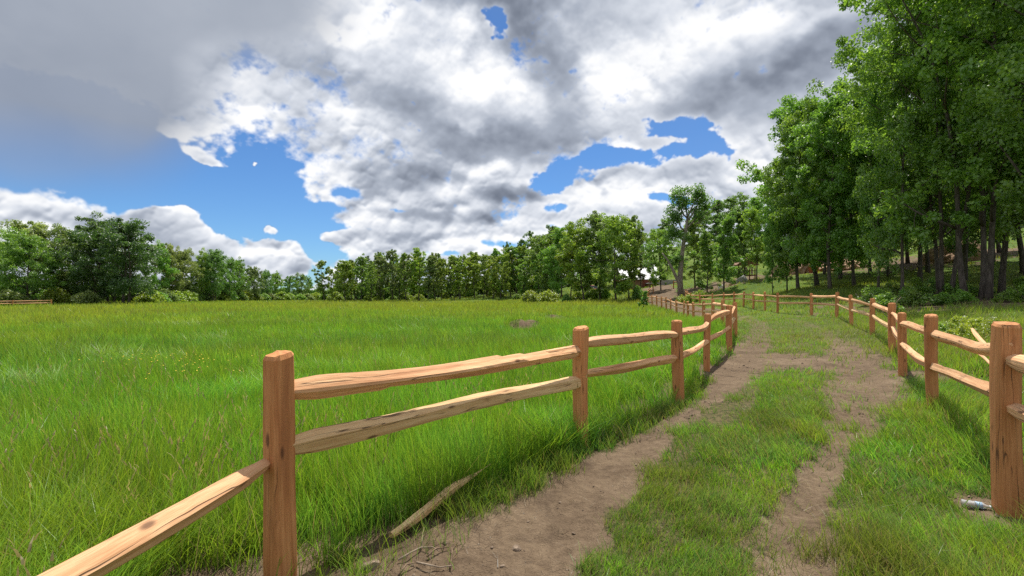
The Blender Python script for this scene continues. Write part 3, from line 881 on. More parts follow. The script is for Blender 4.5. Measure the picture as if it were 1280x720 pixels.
def cut_holes(o, holes):
    """mortises: holes = [(z, direction angle, half height, half width)] cut right through the post"""
    bm = bmesh.new()
    for z, ang, hh, hw in holes:
        n = 10
        ring0, ring1 = [], []
        for j in range(n):
            a = 2*math.pi*j/n
            y, zz = math.cos(a)*hw, math.sin(a)*hh
            for s, lst in ((-1, ring0), (1, ring1)):
                p = Vector((s*.3, y, zz)); p.rotate(Quaternion((0, 0, 1), ang)); lst.append(bm.verts.new(p+Vector((0, 0, z))))
        for j in range(n):
            bm.faces.new((ring0[j], ring0[(j+1) % n], ring1[(j+1) % n], ring1[j]))
        bm.faces.new(ring0[::-1]); bm.faces.new(ring1)
    bmesh.ops.recalc_face_normals(bm, faces=bm.faces)
    me = bpy.data.meshes.new('cutter'); bm.to_mesh(me); bm.free()
    cu = bpy.data.objects.new('cutter', me); COL.objects.link(cu)
    md = o.modifiers.new('mortise', 'BOOLEAN'); md.object = cu; md.operation = 'DIFFERENCE'; md.solver = 'EXACT'
    cu.matrix_world = o.matrix_world.copy() if o.parent is None else Matrix.Translation(o.location) @ o.rotation_euler.to_matrix().to_4x4()
    dg = bpy.context.evaluated_depsgraph_get()
    dg.update()
    new = bpy.data.meshes.new_from_object(o.evaluated_get(dg))
    o.modifiers.remove(md)
    old = o.data; o.data = new; new.name = old.name
    bpy.data.objects.remove(cu); bpy.data.meshes.remove(me)

def build_fence(name, pts, label, near, post_h, rails, lean=None, group=None, widths=None, extra=None, tops=None):
    """posts at pts; rails[i] = list of (height at i, height at i+1, kind) above ground"""
    root = empty(name, (pts[0][0], pts[0][1], 0))
    tag(root, label, 'fence', group)
    ox, oy = pts[0]
    dirs = [math.atan2(pts[i+1][1]-pts[i][1], pts[i+1][0]-pts[i][0]) for i in range(len(pts)-1)]
    zs = [gz(*p) for p in pts]
    for i, (x, y) in enumerate(pts):
        dist = math.hypot(x, y)
        lod = 0 if dist < 16 else 1
        w = (widths or {}).get(i, RW.uniform(.125, .15))
        h = post_h(i) if callable(post_h) else post_h+RW.uniform(-.04, .04)
        if tops and i in tops: h = tops[i]-zs[i]
        d_in = dirs[max(0, i-1)]; d_out = dirs[min(i, len(dirs)-1)]
        rz = (d_in+d_out)/2+RW.uniform(-.08, .08)
        po = wood_obj('post', post_mesh(h, w, w*RW.uniform(.92, 1.05), 100+i*7+len(name), lod, shoulder=(near == 'R' and i == 1)), M_POST, root)
        po.location = (x-ox, y-oy, zs[i])
        lx, ly = (lean or {}).get(i, (RW.uniform(-.015, .015), RW.uniform(-.015, .015)))
        po.rotation_euler = (lx, ly, rz)
        if lod == 0 and dist < 14:
            hs = []
            for seg, end in ((i-1, 1), (i, 0)):
                if 0 <= seg < len(rails):
                    for rl in rails[seg]:
                        z = rl[end]
                        if all(abs(z-q[0]) > .05 for q in hs): hs.append((z+.022, dirs[seg]-rz, .082, .038))
            if hs: cut_holes(po, hs)
    for i in range(len(pts)-1):
        if i >= len(rails): break
        (x0, y0), (x1, y1) = pts[i], pts[i+1]
        for q, rl in enumerate(rails[i]):
            h0, h1 = rl[0], rl[1]; kind = rl[2] if len(rl) > 2 else 0
            a = Vector((x0, y0, zs[i]+h0)); b = Vector((x1, y1, zs[i+1]+h1))
            u = (b-a).normalized()
            a = a-u*.035; b = b+u*.035
            if near == 'L' and i == 0:
                sh_ = Vector((-.062, -.035, 0)); a = a+sh_; b = b+sh_-u*.03
            L = (b-a).length
            dist = min(math.hypot(x0, y0), math.hypot(x1, y1))
            lod = 0 if dist < 15 else 1
            prm = dict(hh=RW.uniform(.052, .066), ww=RW.uniform(.042, .054), bow=RW.uniform(.0, .035))
            if len(rl) > 3: prm.update(rl[3])
            ro = wood_obj('rail', rail_mesh(L, 900+i*13+q*5+len(name), lod, **prm), M_RAILW if kind == 1 else M_RAIL, root)
            ro.location = (a.x-ox, a.y-oy, a.z)
            ro.rotation_euler = (0, -math.asin(u.z), math.atan2(u.y, u.x))
    return root

def std_rails(n, seed=0):
    r = random.Random(seed)
    return [[(.95+r.uniform(-.04, .04), .95+r.uniform(-.04, .04)), (.60+r.uniform(-.04, .04), .60+r.uniform(-.04, .04), 1 if r.random() < .35 else 0)] for _ in range(n)]

lr = std_rails(len(LEFT)-1, 4)
lr[0] = [(.62, .60, 0, dict(hh=.046, ww=.052, bow=.0))]
lr[1] = [(.955, .935, 0, dict(hh=.068, ww=.05, bow=.03, ragged=1.0)), (.655, .62, 1, dict(hh=.062, ww=.04, bow=.01))]
lr[2] = [(.985, .955, 0, dict(hh=.056, ww=.05, bow=.02)), (.685, .635, 0, dict(hh=.056))]
lr[3] = [(.985, .93, 0, dict(bow=.09, hh=.05)), (.64, .58, 0)]
lr[4] = [(.96, .98, 0, dict(bow=.06)), (.61, .6, 0)]
build_fence('split_rail_fence', LEFT, 'long split-rail cedar fence on the left of the dirt track, curving away beside the meadow', 'L', lambda i: {1: 1.155, 2: 1.15, 3: 1.15}.get(i, 1.14+RW.uniform(-.03, .03)), lr,
            lean={1: (.0, -.025), 2: (0, -.03), 3: (0, .012)}, widths={1: .135, 2: .135, 3: .15, 4: .125})
rr_ = std_rails(len(RIGHT)-1, 9)
rr_[0] = [(.85, 1.03, 0, dict(hh=.062, ww=.06, bow=.0)), (.45, .70, 0, dict(hh=.062, ww=.055, bow=.0))]
rr_[1] = [(1.10, .93, 0, dict(bow=.10, hh=.062)), (.77, .52, 0, dict(hh=.055, ww=.05))]
rr_[2] = [(.93, .93, 0), (.52, .58, 0)]
build_fence('split_rail_fence', RIGHT, 'split-rail cedar fence on the right of the dirt track, running in front of the grove', 'R', lambda i: {1: 1.27, 2: 1.16}.get(i, 1.15+RW.uniform(-.03, .03)), rr_,
            widths={1: .155, 2: .14, 3: .135}, lean={1: (0, .02)})
FARP = [(-84, 62), (-80.5, 64.6), (-77, 67.2), (-73.6, 69.6), (-70, 71.8), (-66.6, 74)]
build_fence('split_rail_fence', FARP, 'distant split-rail fence at the far left edge of the field, below the dark trees', 'F', .85, [[(.72, .72), (.40, .40)]]*5)

# ------------------------------------------------------------------ loose timber and litter on the ground
def loose(name, label, cat, p0, p1, data, mat, group=None):
    a, b = Vector(p0), Vector(p1)
    u = (b-a).normalized()
    o = wood_obj(name, data((b-a).length), mat)
    o.location = a
    o.rotation_euler = (0, -math.asin(u.z), math.atan2(u.y, u.x))
    return tag(o, label, cat, group)
def on(px, py, up=0.0):
    d = F*CAMZ/(py-HOR); x = (px-640)/F*d
    return (x, d, gz(x, d)+up)
def splinter(L):
    V, fl, ct, G = rail_mesh(L, 41, 0, hh=.031, ww=.036, bow=.01, ragged=.3)
    t = np.clip(V[:, 0]/L, 0, 1)
    k = 1-.86*sstep(t, .55, 1.0)
    V[:, 1] = V[:, 1]*k; V[:, 2] = V[:, 2]*k+.01*t
    return V, fl, ct, G
p0 = on(490, 676, .03); p1 = on(613, 610, .16)
loose('broken_rail', 'broken cedar rail lying in the grass edge left of the track, its end splintered', 'rail', p0, p1, splinter, M_RAILW)
lean0 = (8.62, 9.6, gz(8.62, 9.6)+.72); lean1 = (7.75, 8.1, gz(7.75, 8.1)+.30)
def thinrail(L): return rail_mesh(L, 77, 0, hh=.028, ww=.035, bow=.03)
loose('loose_rail', 'pale loose rail propped in the grass behind the right fence, the upper one', 'rail', lean1, lean0, thinrail, M_RAIL)
loose('loose_rail', 'short pale loose rail lying just below the other behind the right fence', 'rail', (7.55, 8.0, gz(7.6, 8.0)+.22), (8.1, 9.2, gz(8.1, 9.2)+.50), lambda L: rail_mesh(L, 79, 0, hh=.022, ww=.03, bow=.02), M_RAIL)

def tube_np(pts, rad, n=6):
    pts = [Vector(p) for p in pts]
    rings = []
    for i, p in enumerate(pts):
        t = (pts[min(i+1, len(pts)-1)]-pts[max(i-1, 0)]).normalized()
        a = t.orthogonal().normalized() if i == 0 else (a-t*a.dot(t)).normalized()
        b = t.cross(a)
        rings.append(np.array([p+(a*math.cos(6.2832*j/n)+b*math.sin(6.2832*j/n))*rad[i] for j in range(n)]))
    return rings
def merge_tubes(tubes):
    Vs, fl, ct, o = [], [], [], 0
    for rings in tubes:
        n = len(rings[0]); k = len(rings)
        Vs.append(np.concatenate(rings))
        i, j = np.meshgrid(np.arange(k-1), np.arange(n), indexing='ij')
        q = np.stack([i*n+j, i*n+(j+1) % n, (i+1)*n+(j+1) % n, (i+1)*n+j], -1).reshape(-1)
        fl.append(q+o); ct.append(np.full((k-1)*n, 4))
        fl.append(np.arange(n)[::-1]+o); ct.append([n]); fl.append(np.arange(n)+o+(k-1)*n); ct.append([n])
        o += n*k
    return np.concatenate(Vs), np.concatenate(fl), np.concatenate(ct)
def bark(name, a, b):
    m, nt = new_mat(name)
    g = nt.node('ShaderNodeTexCoord').outputs['Object']
    n = nt.noise(nt.vmath('MULTIPLY', g, (9, 9, 2.2)), 1.0, 6, .65)
    bs = nt.node('ShaderNodeBsdfPrincipled'); bs.inputs['Roughness'].default_value = .9; bs.inputs['Specular IOR Level'].default_value = .1
    nt.l.new(nt.ramp(n, [(.35, a), (.62, b)]), bs.inputs['Base Color'])
    bp = nt.node('ShaderNodeBump'); bp.inputs['Strength'].default_value = .8; bp.inputs['Distance'].default_value = .04
    nt.l.new(n, bp.inputs['Height']); nt.l.new(bp.outputs[0], bs.inputs['Normal'])
    nt.l.new(bs.outputs[0], nt.out.inputs['Surface'])
    return m
M_TWIG = bark('dry_twig', (.10, .065, .045), (.27, .19, .13))
M_TWIGP = bark('bleached_twig', (.20, .15, .11), (.40, .32, .24))
M_STONE = bark('stone', (.13, .095, .068), (.29, .22, .16))

def twig(label, pix, rad, mat, forks=()):
    pts = [on(px, py, .02+.015*(i % 2)) for i, (px, py) in enumerate(pix)]
    tubes = [tube_np(pts, [rad*(1-.6*i/(len(pts)-1)) for i in range(len(pts))])]
    for f in forks:
        fp = [on(px, py, .02+.02*i) for i, (px, py) in enumerate(f)]
        tubes.append(tube_np(fp, [rad*.6*(1-.6*i/(len(fp)-1)) for i in range(len(fp))], 5))
    V, fl, ct = merge_tubes(tubes)
    me = mesh_np('twig', V, fl, ct, (mat,), None, True)
    return tag(link(bpy.data.objects.new('twig', me)), label, 'twig', 'twigs on the edge of the track')
twig('forked dry twig on the track edge, below the broken rail', [(498, 702), (512, 697), (526, 688), (541, 687), (549, 688)], .006, M_TWIGP, [[(527, 688), (528, 678), (530, 671)]])
twig('dark straight twig pointing up from the track edge', [(534, 696), (545, 688), (561, 680)], .007, M_TWIG)
twig('short upright twig right of the dark straight one', [(563, 704), (565, 690), (565, 678)], .006, M_TWIG)
twig('thin reddish twig lying flat on the dirt, nearest the camera', [(521, 704), (534, 707), (550, 705), (566, 703)], .006, M_TWIGP)
twig('slanting dry twig left of the thin reddish one', [(498, 719), (508, 710), (520, 704)], .006, M_TWIG)

def stone(label, px, py, s, seed, mat=M_STONE):
    r = random.Random(seed)
    bm = bmesh.new()
    bmesh.ops.create_icosphere(bm, subdivisions=3, radius=1)
    ax = [(Vector((r.gauss(0, 1), r.gauss(0, 1), r.gauss(0, 1))).normalized(), r.uniform(.55, .85)) for _ in range(9)]
    for v in bm.verts:
        for nrm, lim in ax:
            d = v.co.dot(nrm)
            if d > lim: v.co -= nrm*(d-lim)
        v.co += v.co*.05*math.sin(9*v.co.x+seed)*math.cos(7*v.co.y)
        v.co = Vector((v.co.x*s, v.co.y*s*.75, v.co.z*s*.6))
    me = bpy.data.meshes.new('stone'); bm.to_mesh(me); bm.free(); me.materials.append(mat)
    o = bpy.data.objects.new('stone', me)
    x, y, z = on(px, py)
    o.location = (x, y, z+s*.2); o.rotation_euler = (0, 0, r.uniform(0, 6))
    return tag(link(o), label, 'stone', 'stones on the track')
stone('largest stone, half sunk in the grass edge at the lower left of the track', 464, 708, .055, 3)
stone('flat pale stone on the left rut, right of the broken rail', 646, 674, .034, 5)
for k, (px, py, s) in enumerate(((615, 672, .014), (628, 695, .016), (690, 590, .016), (700, 620, .015), (795, 578, .020), (768, 582, .015), (717, 655, .014), (590, 712, .013), (985, 600, .018), (1000, 660, .013), (968, 690, .014), (660, 640, .012), (742, 600, .012), (835, 520, .02), (900, 480, .025), (1048, 470, .03), (930, 452, .03))):
    stone('small stone or clod lying on the bare dirt of the track', px, py, s, 20+k)

def bottle():
    """crumpled clear water bottle lying on its side"""
    root = empty('plastic_bottle', on(1216, 630, -.02))
    root.scale = (.78, .78, .78)
    tag(root, 'crumpled clear plastic bottle with blue label lying in the grass by the nearest right post', 'bottle')
    r = random.Random(8)
    m, nt = new_mat('clear_plastic')
    b = nt.node('ShaderNodeBsdfPrincipled')
    b.inputs['Base Color'].default_value = (.93, .96, .98, 1); b.inputs['Roughness'].default_value = .08
    b.inputs['Transmission Weight'].default_value = .65; b.inputs['IOR'].default_value = 1.3
    nt.l.new(b.outputs[0], nt.out.inputs['Surface'])
    def simple(name, colr, rough=.4):
        m2, n2 = new_mat(name); q = n2.node('ShaderNodeBsdfPrincipled')
        n2.l.new(n2.mix(n2.noise(n2.node('ShaderNodeTexCoord').outputs['Object'], 30, 3), tuple(v*.8 for v in colr), colr), q.inputs['Base Color'])
        q.inputs['Roughness'].default_value = rough
        n2.l.new(q.outputs[0], n2.out.inputs['Surface']); return m2
    def lathe(prof, n=18, dent=.006):
        rings = []
        for x, rad in prof:
            rings.append(np.array([(x, math.cos(6.2832*j/n)*(rad+dent*math.sin(3*j+x*90)*(rad > .02)), math.sin(6.2832*j/n)*(rad+dent*math.cos(2*j+x*70)*(rad > .02))*.85) for j in range(n)]))
        return merge_tubes([rings])
    body = [(0, .02), (.004, .030), (.02, .032), (.04, .029), (.055, .032), (.075, .029), (.09, .032), (.11, .030), (.13, .032), (.15, .028), (.17, .018), (.185, .013), (.20, .0125)]
    for nm, prof, mt in (('body', body, m), ('label', [(.100, .0335), (.118, .0332), (.140, .0335)], simple('blue_label', (.42, .62, .85))), ('cap', [(.197, .0145), (.212, .0145), (.213, .012)], simple('white_cap', (.8, .82, .85)))):
        V, fl, ct = lathe(prof)
        o = link(bpy.data.objects.new(nm, mesh_np(nm, V, fl, ct, (mt,), None, True)), root)
        o.location = (-.10, .0, .07)
        o.rotation_euler = (0, .06, -.35)
bottle()

def clods():
    """crumbs of earth and grit strewn over the ruts"""
    rng = np.random.default_rng(91)
    n = 26000
    r = rng.uniform(1.6**.5, 17**.5, n)**2; th = np.radians(rng.uniform(-28, 48, n))
    x, y = r*np.sin(th), r*np.cos(th)
    k = (rng.random(n) < soil(x, y)*np.clip(4*(fbm2(x*1.9, y*1.9, 3, .6, 77)-.46), .03, 1)) & (seg_dist(x, y, LEFT) > 0) & (seg_dist(x, y, RIGHT) < .3)
    x, y = x[k], y[k]; n = len(x)
    s = (.0035+.011*rng.random(n)**4)*(1+.10*r[k])
    z = ground_h(x, y)+s*.25
    base = np.array([(1, 0, 0), (0, 1, 0), (-1, 0, 0), (0, -1, 0), (0, 0, .8), (0, 0, -.8)], float)
    V = base[None]*s[:, None, None]*rng.uniform(.55, 1.25, (n, 6, 1))
    a = rng.uniform(0, 6.28, n); ca, sa = np.cos(a)[:, None], np.sin(a)[:, None]
    V = np.stack([V[..., 0]*ca-V[..., 1]*sa, V[..., 0]*sa+V[..., 1]*ca, V[..., 2]], -1)+np.stack([x, y, z], -1)[:, None]
    f = np.array([0, 1, 4, 1, 2, 4, 2, 3, 4, 3, 0, 4, 1, 0, 5, 2, 1, 5, 3, 2, 5, 0, 3, 5])
    me = mesh_np('earth_clods', V.reshape(-1, 3), (np.arange(n)[:, None]*6+f[None]).ravel(), np.full(8*n, 3), (M_STONE,))
    tag(link(bpy.data.objects.new('earth_clods', me)), 'crumbs of earth and grit strewn over the ruts of the track', 'grit', kind='stuff')
clods()

# ------------------------------------------------------------------ trees and shrubs
def foliage_material(name, c0, c1, c2, trans=.56):
    m, nt = new_mat(name)
    a = nt.node('ShaderNodeAttribute', attribute_name='tone').outputs['Fac']
    rnd = nt.node('ShaderNodeObjectInfo').outputs['Random']
    colr = nt.ramp(a, [(0.0, c0), (.5, c1), (1.0, c2)])
    hs = nt.node('ShaderNodeHueSaturation'); nt.l.new(colr, hs.inputs['Color'])
    nt.l.new(nt.smooth(rnd, 0, 1, .82, 1.18, 'LINEAR'), hs.inputs['Value'])
    nt.l.new(nt.smooth(nt.math('FRACT', nt.math('MULTIPLY', rnd, 7.31)), 0, 1, .482, .512, 'LINEAR'), hs.inputs['Hue'])
    leaf_shader(nt, hs.outputs[0], trans, .05, nt.mix(.6, hs.outputs[0], (1.3, 1.2, .5), 'MULTIPLY'))
    return m
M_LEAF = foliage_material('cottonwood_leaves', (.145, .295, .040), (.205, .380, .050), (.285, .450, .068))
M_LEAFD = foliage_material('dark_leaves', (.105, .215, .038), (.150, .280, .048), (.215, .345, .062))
M_LEAFDD = foliage_material('deep_green_leaves', (.060, .125, .028), (.090, .170, .036), (.135, .220, .046))  # darkest leaf green, for the dark trees of the left wood
M_LEAFY = foliage_material('yellow_green_leaves', (.205, .325, .030), (.270, .395, .040), (.34, .44, .06))
M_LEAFG = foliage_material('grey_green_leaves', (.165, .250, .065), (.225, .315, .090), (.29, .37, .12))
M_LEAFB = foliage_material('bright_leaves', (.20, .32, .03), (.28, .40, .04), (.36, .46, .06))
M_BARK = bark('cottonwood_bark', (.055, .044, .036), (.150, .125, .105))
M_BARKL = bark('pale_bark', (.16, .13, .10), (.36, .31, .26))

def limb(r, p, d, L, r0, r1, n=6, wob=.12, up=.05):
    pts, rad = [p.copy()], [r0]
    d = d.normalized()
    for i in range(1, n+1):
        d = (d+Vector((r.gauss(0, wob), r.gauss(0, wob), r.gauss(0, wob)+up))).normalized()
        p = p+d*(L/n)
        pts.append(p.copy()); rad.append(r0+(r1-r0)*i/n)
    return pts, rad

def leaf_mesh(name, centres, sizes, per, leaf, rng, mat, flat=.75):
    """leaf quads in gaussian clumps"""
    C = np.asarray(centres); S = np.asarray(sizes)
    n = len(C)
    idx = np.repeat(np.arange(n), per)
    N = len(idx)
    g = rng.normal(size=(N, 3))
    g /= np.maximum(np.linalg.norm(g, axis=1, keepdims=True), 1e-6)
    rad = rng.random((N, 1))**.45
    P = C[idx]+g*rad*S[idx][:, None]*np.array((1, 1, flat))
    nr = g*.5+rng.normal(size=(N, 3))*.75+np.array((0, 0, .6))
    nr /= np.linalg.norm(nr, axis=1, keepdims=True)
    t = np.cross(nr, rng.normal(size=(N, 3))); t /= np.linalg.norm(t, axis=1, keepdims=True)
    b = np.cross(nr, t)
    s = leaf*rng.uniform(.6, 1.3, (N, 1))
    V = np.stack([P-t*s*.62, P-b*s*.42+nr*s*.08, P+t*s*.62, P+b*s*.42+nr*s*.08], 1).reshape(-1, 3)
    tone = np.repeat(np.clip(rng.normal(.45, .2, N)+np.repeat(rng.normal(0, .16, n), per), 0, 1), 4)
    return mesh_np(name, V, np.arange(4*N), np.full(N, 4), (mat,), {'tone': tone})

def make_tree(seed, H, rad, base=.25, kind='broad', leaf=.16, per=90, nclump=170, stems=1, trunk_r=None, mat=None, gap=.12, bmat=None):
    """returns (trunk mesh, crown mesh) for a tree standing at the origin"""
    r = random.Random(seed); rng = np.random.default_rng(seed)
    mat = mat or M_LEAF
    tr = trunk_r or H*.014
    tubes, cl, sz = [], [], []
    for s in range(stems):
        a = r.uniform(0, 6.28)
        lean = (.03 if stems == 1 else .10)
        d = Vector((math.cos(a)*lean, math.sin(a)*lean, 1))
        p = Vector((0, 0, -.3)) if stems == 1 else Vector((math.cos(a)*tr*2.2, math.sin(a)*tr*2.2, -.3))
        pts, rd = limb(r, p, d, H*.93, tr*(1 if stems == 1 else .75), tr*.12, 12, .045, .03)
        rd[0] *= 1.35
        tubes.append(tube_np(pts, rd, 9))
        nl = int((16 if kind != 'cone' else 20)/stems**.5)
        for i in range(nl):
            t = base+(1-base)*(i+r.uniform(.1, .9))/nl*.98
            k = t*12; i0 = min(int(k), 11); q = pts[i0].lerp(pts[i0+1], k-i0)
            u = (t-base)/(1-base)
            if kind == 'cone': pr = 1.0-.80*u
            elif kind == 'column': pr = .55+.55*math.sin(math.pi*min(1, u*1.05))*.9
            else: pr = .45+.75*math.sin(math.pi*(u*.86+.10))
            a = i*2.4+r.uniform(-.6, .6)
            el = r.uniform(.25, .75) if u < .7 else r.uniform(.5, 1.2)
            L = rad*pr*r.uniform(.75, 1.1)
            dd = Vector((math.cos(a)*math.cos(el), math.sin(a)*math.cos(el), math.sin(el)))
            r0 = tr*(.48-.34*u)
            bp, br = limb(r, q, dd, L, r0, r0*.25, 5, .13, .04)
            tubes.append(tube_np(bp, br, 5))
            nsub = 4
            for m in range(nsub):
                qq = bp[2+m % 4]
                d2 = Vector((r.gauss(0, 1), r.gauss(0, 1), r.gauss(.2, .6))).normalized()
                sp, sr = limb(r, qq, d2, L*.38, r0*.28, r0*.08, 3, .2, .05)
                tubes.append(tube_np(sp, sr, 4))
                cl.append(tuple(sp[-1])); sz.append(r.uniform(.55, 1.0)*rad*.22)
            cl.append(tuple(bp[-1])); sz.append(r.uniform(.6, 1.05)*rad*.24)
    # fill the crown volume between the limbs, leaving gaps
    n0 = len(cl)
    while len(cl) < nclump:
        q = cl[r.randrange(n0)]
        cl.append((q[0]+r.gauss(0, rad*.20), q[1]+r.gauss(0, rad*.20), q[2]+r.gauss(0, H*.035)))
        sz.append(r.uniform(.35, .9)*rad*.23)
    V, fl, ct = merge_tubes(tubes)
    tm = mesh_np('trunk', V, fl, ct, (bmat or M_BARK,), None, True)
    cm = leaf_mesh('crown', cl, sz, per, leaf, rng, mat)
    return tm, cm

def make_shrub(seed, h, w, leaf=.10, per=70, ncl=60, mat=None, stems=7):
    r = random.Random(seed); rng = np.random.default_rng(seed)
    tubes, cl, sz = [], [], []
    for s in range(stems):
        a = 6.28*s/stems+r.uniform(-.3, .3); o = r.uniform(.15, .8)
        pts, rd = limb(r, Vector((r.gauss(0, .1), r.gauss(0, .1), -.1)), Vector((math.cos(a)*o, math.sin(a)*o, 1)), h*r.uniform(.6, .95), .03*h/2, .006, 5, .12, .02)
        tubes.append(tube_np(pts, rd, 5))
    for k in range(ncl):
        a = r.uniform(0, 6.28); u = r.random()**.5; z = r.random()
        rr = u*w*.5*math.sqrt(max(.1, 1-(z*.95)**2.2))
        cl.append((math.cos(a)*rr, math.sin(a)*rr, .12*h+z*h*.78*(1-.25*u*u))); sz.append(r.uniform(.14, .24)*min(h, w))
    V, fl, ct = merge_tubes(tubes)
    return mesh_np('stem', V, fl, ct, (M_BARK,), None, True), leaf_mesh('foliage', cl, sz, per, leaf, rng, mat or M_LEAFY, 1.0)

TR = random.Random(17)
def place(name, meshes, names, x, y, s, sz, label, cat, group=None, mat=None, rz=None, z=None):
    root = empty(name, (x, y, gz(x, y) if z is None else z), TR.uniform(0, 6.28) if rz is None else rz)
    root.scale = (s, s, sz)
    tag(root, label, cat, group)
    for me, nm in zip(meshes, names):
        o = link(bpy.data.objects.new(nm, me), root)
        if mat is not None and nm in ('crown', 'foliage'):
            o.material_slots[0].link = 'OBJECT'
            o.material_slots[0].material = mat
    return root

# --- the tall grove on the right bank
big = [make_tree(201+k, 20.0, 4.6, base=.17, leaf=.17, per=115, nclump=300, kind='broad', trunk_r=.19) for k in range(3)]
bigc = [make_tree(231+k, 20.0, 4.4, base=.17, leaf=.17, per=115, nclump=330, kind='broad', stems=3, trunk_r=.19) for k in range(2)]
med = [make_tree(251+k, 15.0, 3.3, base=.12, leaf=.16, per=115, nclump=330, kind='column', trunk_r=.17) for k in range(3)]
TN = ('trunk', 'crown')
GROVE = [  # px, depth, height, radius factor, variant list, index, label
    (1222, 26.5, 21.5, 1.15, bigc, 0, 'multi-stemmed cottonwood with a cluster of thick trunks at the front of the right grove'),
    (1252, 30.5, 21, 1.05, big, 0, 'tall cottonwood with a single straight trunk, just right of the multi-stemmed one'),
    (1180, 29.0, 20, 1.0, bigc, 1, 'cottonwood with several dark trunks, just left of the multi-stemmed one in the right grove'),
    (1127, 29.5, 16.2, .75, big, 1, 'tall cottonwood whose crown forms the left shoulder of the right grove'),
    (1098, 34.0, 14.6, .68, big, 2, 'cottonwood with thin dark trunk behind the bare twiggy sapling'),
    (1300, 24.0, 20, 1.1, big, 2, 'tall cottonwood at the right edge of the photo, its branches hanging low'),
    (1345, 28.0, 20, 1.1, big, 1, None), (1150, 36, 20, 1.0, big, 0, None), (1205, 38, 22, 1.1, big, 1, None), (1280, 38, 22, 1.1, big, 2, None),
    (1240, 47, 22, 1.2, bigc, 0, None), (1160, 46, 20, 1.1, big, 0, None), (1110, 47, 16.0, .9, big, 1, None), (1400, 33, 21, 1.2, big, 2, None), (1350, 44, 22, 1.2, bigc, 1, None),
    (1068, 38.5, 14.6, .9, med, 0, 'cottonwood with pale thin trunk behind the bend of the right fence'),
    (1038, 37.0, 14.6, .95, med, 1, 'green low-branched cottonwood right of the rounded crown, above the bend of the right fence'),
    (1022, 45.0, 16.8, 1.15, med, 2, 'rounded dark green cottonwood forming the left end of the right grove, highest of that end'),
    (998, 41.5, 14.8, .95, med, 0, 'cottonwood at the left end of the right grove, outlined against bright cloud'),
    (1050, 50, 15.5, 1.1, med, 1, None),
    (1088, 52, 15, 1.1, med, 0, None), (1135, 56, 16, 1.2, med, 2, None), (1190, 58, 17, 1.2, med, 1, None), (1030, 56, 14, 1.1, med, 0, None), (1250, 55, 17, 1.2, med, 2, None),
    (984, 44.0, 9.6, .70, med, 2, 'small leafy tree at the left foot of the right grove'),
    (966, 43.0, 7.6, .52, med, 1, 'slender twin-trunked young tree behind the right fence, left of the grove'),
]
for px, d, H, rf, var, i, lab in GROVE:
    x, y = at(px, d)
    base_H = 20.0 if var in (big, bigc) else 15.0
    s = H/base_H
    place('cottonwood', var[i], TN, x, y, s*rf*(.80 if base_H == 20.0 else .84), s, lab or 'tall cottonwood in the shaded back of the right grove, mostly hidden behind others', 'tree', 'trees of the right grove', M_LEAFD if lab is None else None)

# --- trees around the end of the track
cone = [make_tree(301+k, 9.5, 2.1, base=.10, leaf=.16, per=70, nclump=150, kind='cone', trunk_r=.11) for k in range(2)]
mid = [make_tree(321+k, 12.0, 3.2, base=.10, leaf=.20, per=75, nclump=220, kind='broad', trunk_r=.15) for k in range(4)]
midl = [make_tree(341+k, 12.0, 2.6, base=.22, leaf=.20, per=66, nclump=150, kind='column', trunk_r=.12, stems=1+k % 2) for k in range(3)]
def gnarled():
    """old cottonwood: leaning pale trunk, bare upper limbs, foliage only in a tuft at the top"""
    r = random.Random(5); rng = np.random.default_rng(5)
    tubes, cl, sz = [], [], []
    main = [Vector(p) for p in ((0, 0, -.3), (-.1, 0, 2.2), (.1, .1, 4.5), (.35, 0, 6.6), (.7, .1, 8.4), (.85, 0, 9.8))]
    tubes.append(tube_np(main, [.42, .34, .28, .24, .19, .14], 9))
    lean = [Vector(p) for p in ((.5, -.2, -.3), (-.3, -.5, 1.4), (-1.2, -.7, 3.2), (-2.0, -.8, 4.6), (-2.6, -.6, 5.4))]
    tubes.append(tube_np(lean, [.26, .22, .18, .12, .07], 8))
    tops = [((.7, .1, 8.4), (3.4, .2, 11.2)), ((.85, 0, 9.8), (2.4, 0, 13.4)), ((.85, 0, 9.8), (.2, 0, 13.2)), ((.6, 0, 8.0), (-1.4, .3, 11.0)), ((.85, 0, 9.6), (-.9, 0, 12.2)), ((.85, 0, 9.4), (3.0, .5, 12.4)), ((.4, 0, 6.8), (-1.6, 0, 9.0))]
    for a, b in tops:
        a, b = Vector(a), Vector(b)
        pts = [a.lerp(b, t)+Vector((r.gauss(0, .1), r.gauss(0, .1), r.gauss(0, .1))) for t in (0, .25, .5, .75, 1)]
        tubes.append(tube_np(pts, [.13, .10, .08, .05, .03], 5))
        for k in range(9):
            q = a.lerp(b, r.uniform(.5, 1.08))
            cl.append((q.x+r.gauss(0, .35), q.y+r.gauss(0, .35), q.z+r.gauss(0, .3))); sz.append(r.uniform(.6, 1.0))
    for b in ((5.0, .2, 10.8), (4.6, 0, 9.6), (5.2, .3, 11.6), (3.8, .2, 8.6)):   # bare dead limbs
        a = Vector((.8, .1, 8.0)).lerp(Vector((3.4, .2, 10.4)), r.uniform(.3, .8)); b = Vector(b)
        pts = [a.lerp(b, t)+Vector((0, 0, .25*math.sin(3*t))) for t in (0, .33, .66, 1)]
        tubes.append(tube_np(pts, [.07, .05, .035, .015], 4))
    for k in range(26):
        cl.append((r.gauss(-.6, 1.5), r.gauss(0, 1.2), r.uniform(3.6, 8.2))); sz.append(r.uniform(.5, .95))
    V, fl, ct = merge_tubes(tubes)
    return mesh_np('trunk', V, fl, ct, (M_BARKL,), None, True), leaf_mesh('crown', cl, sz, 120, .19, rng, M_LEAFD)
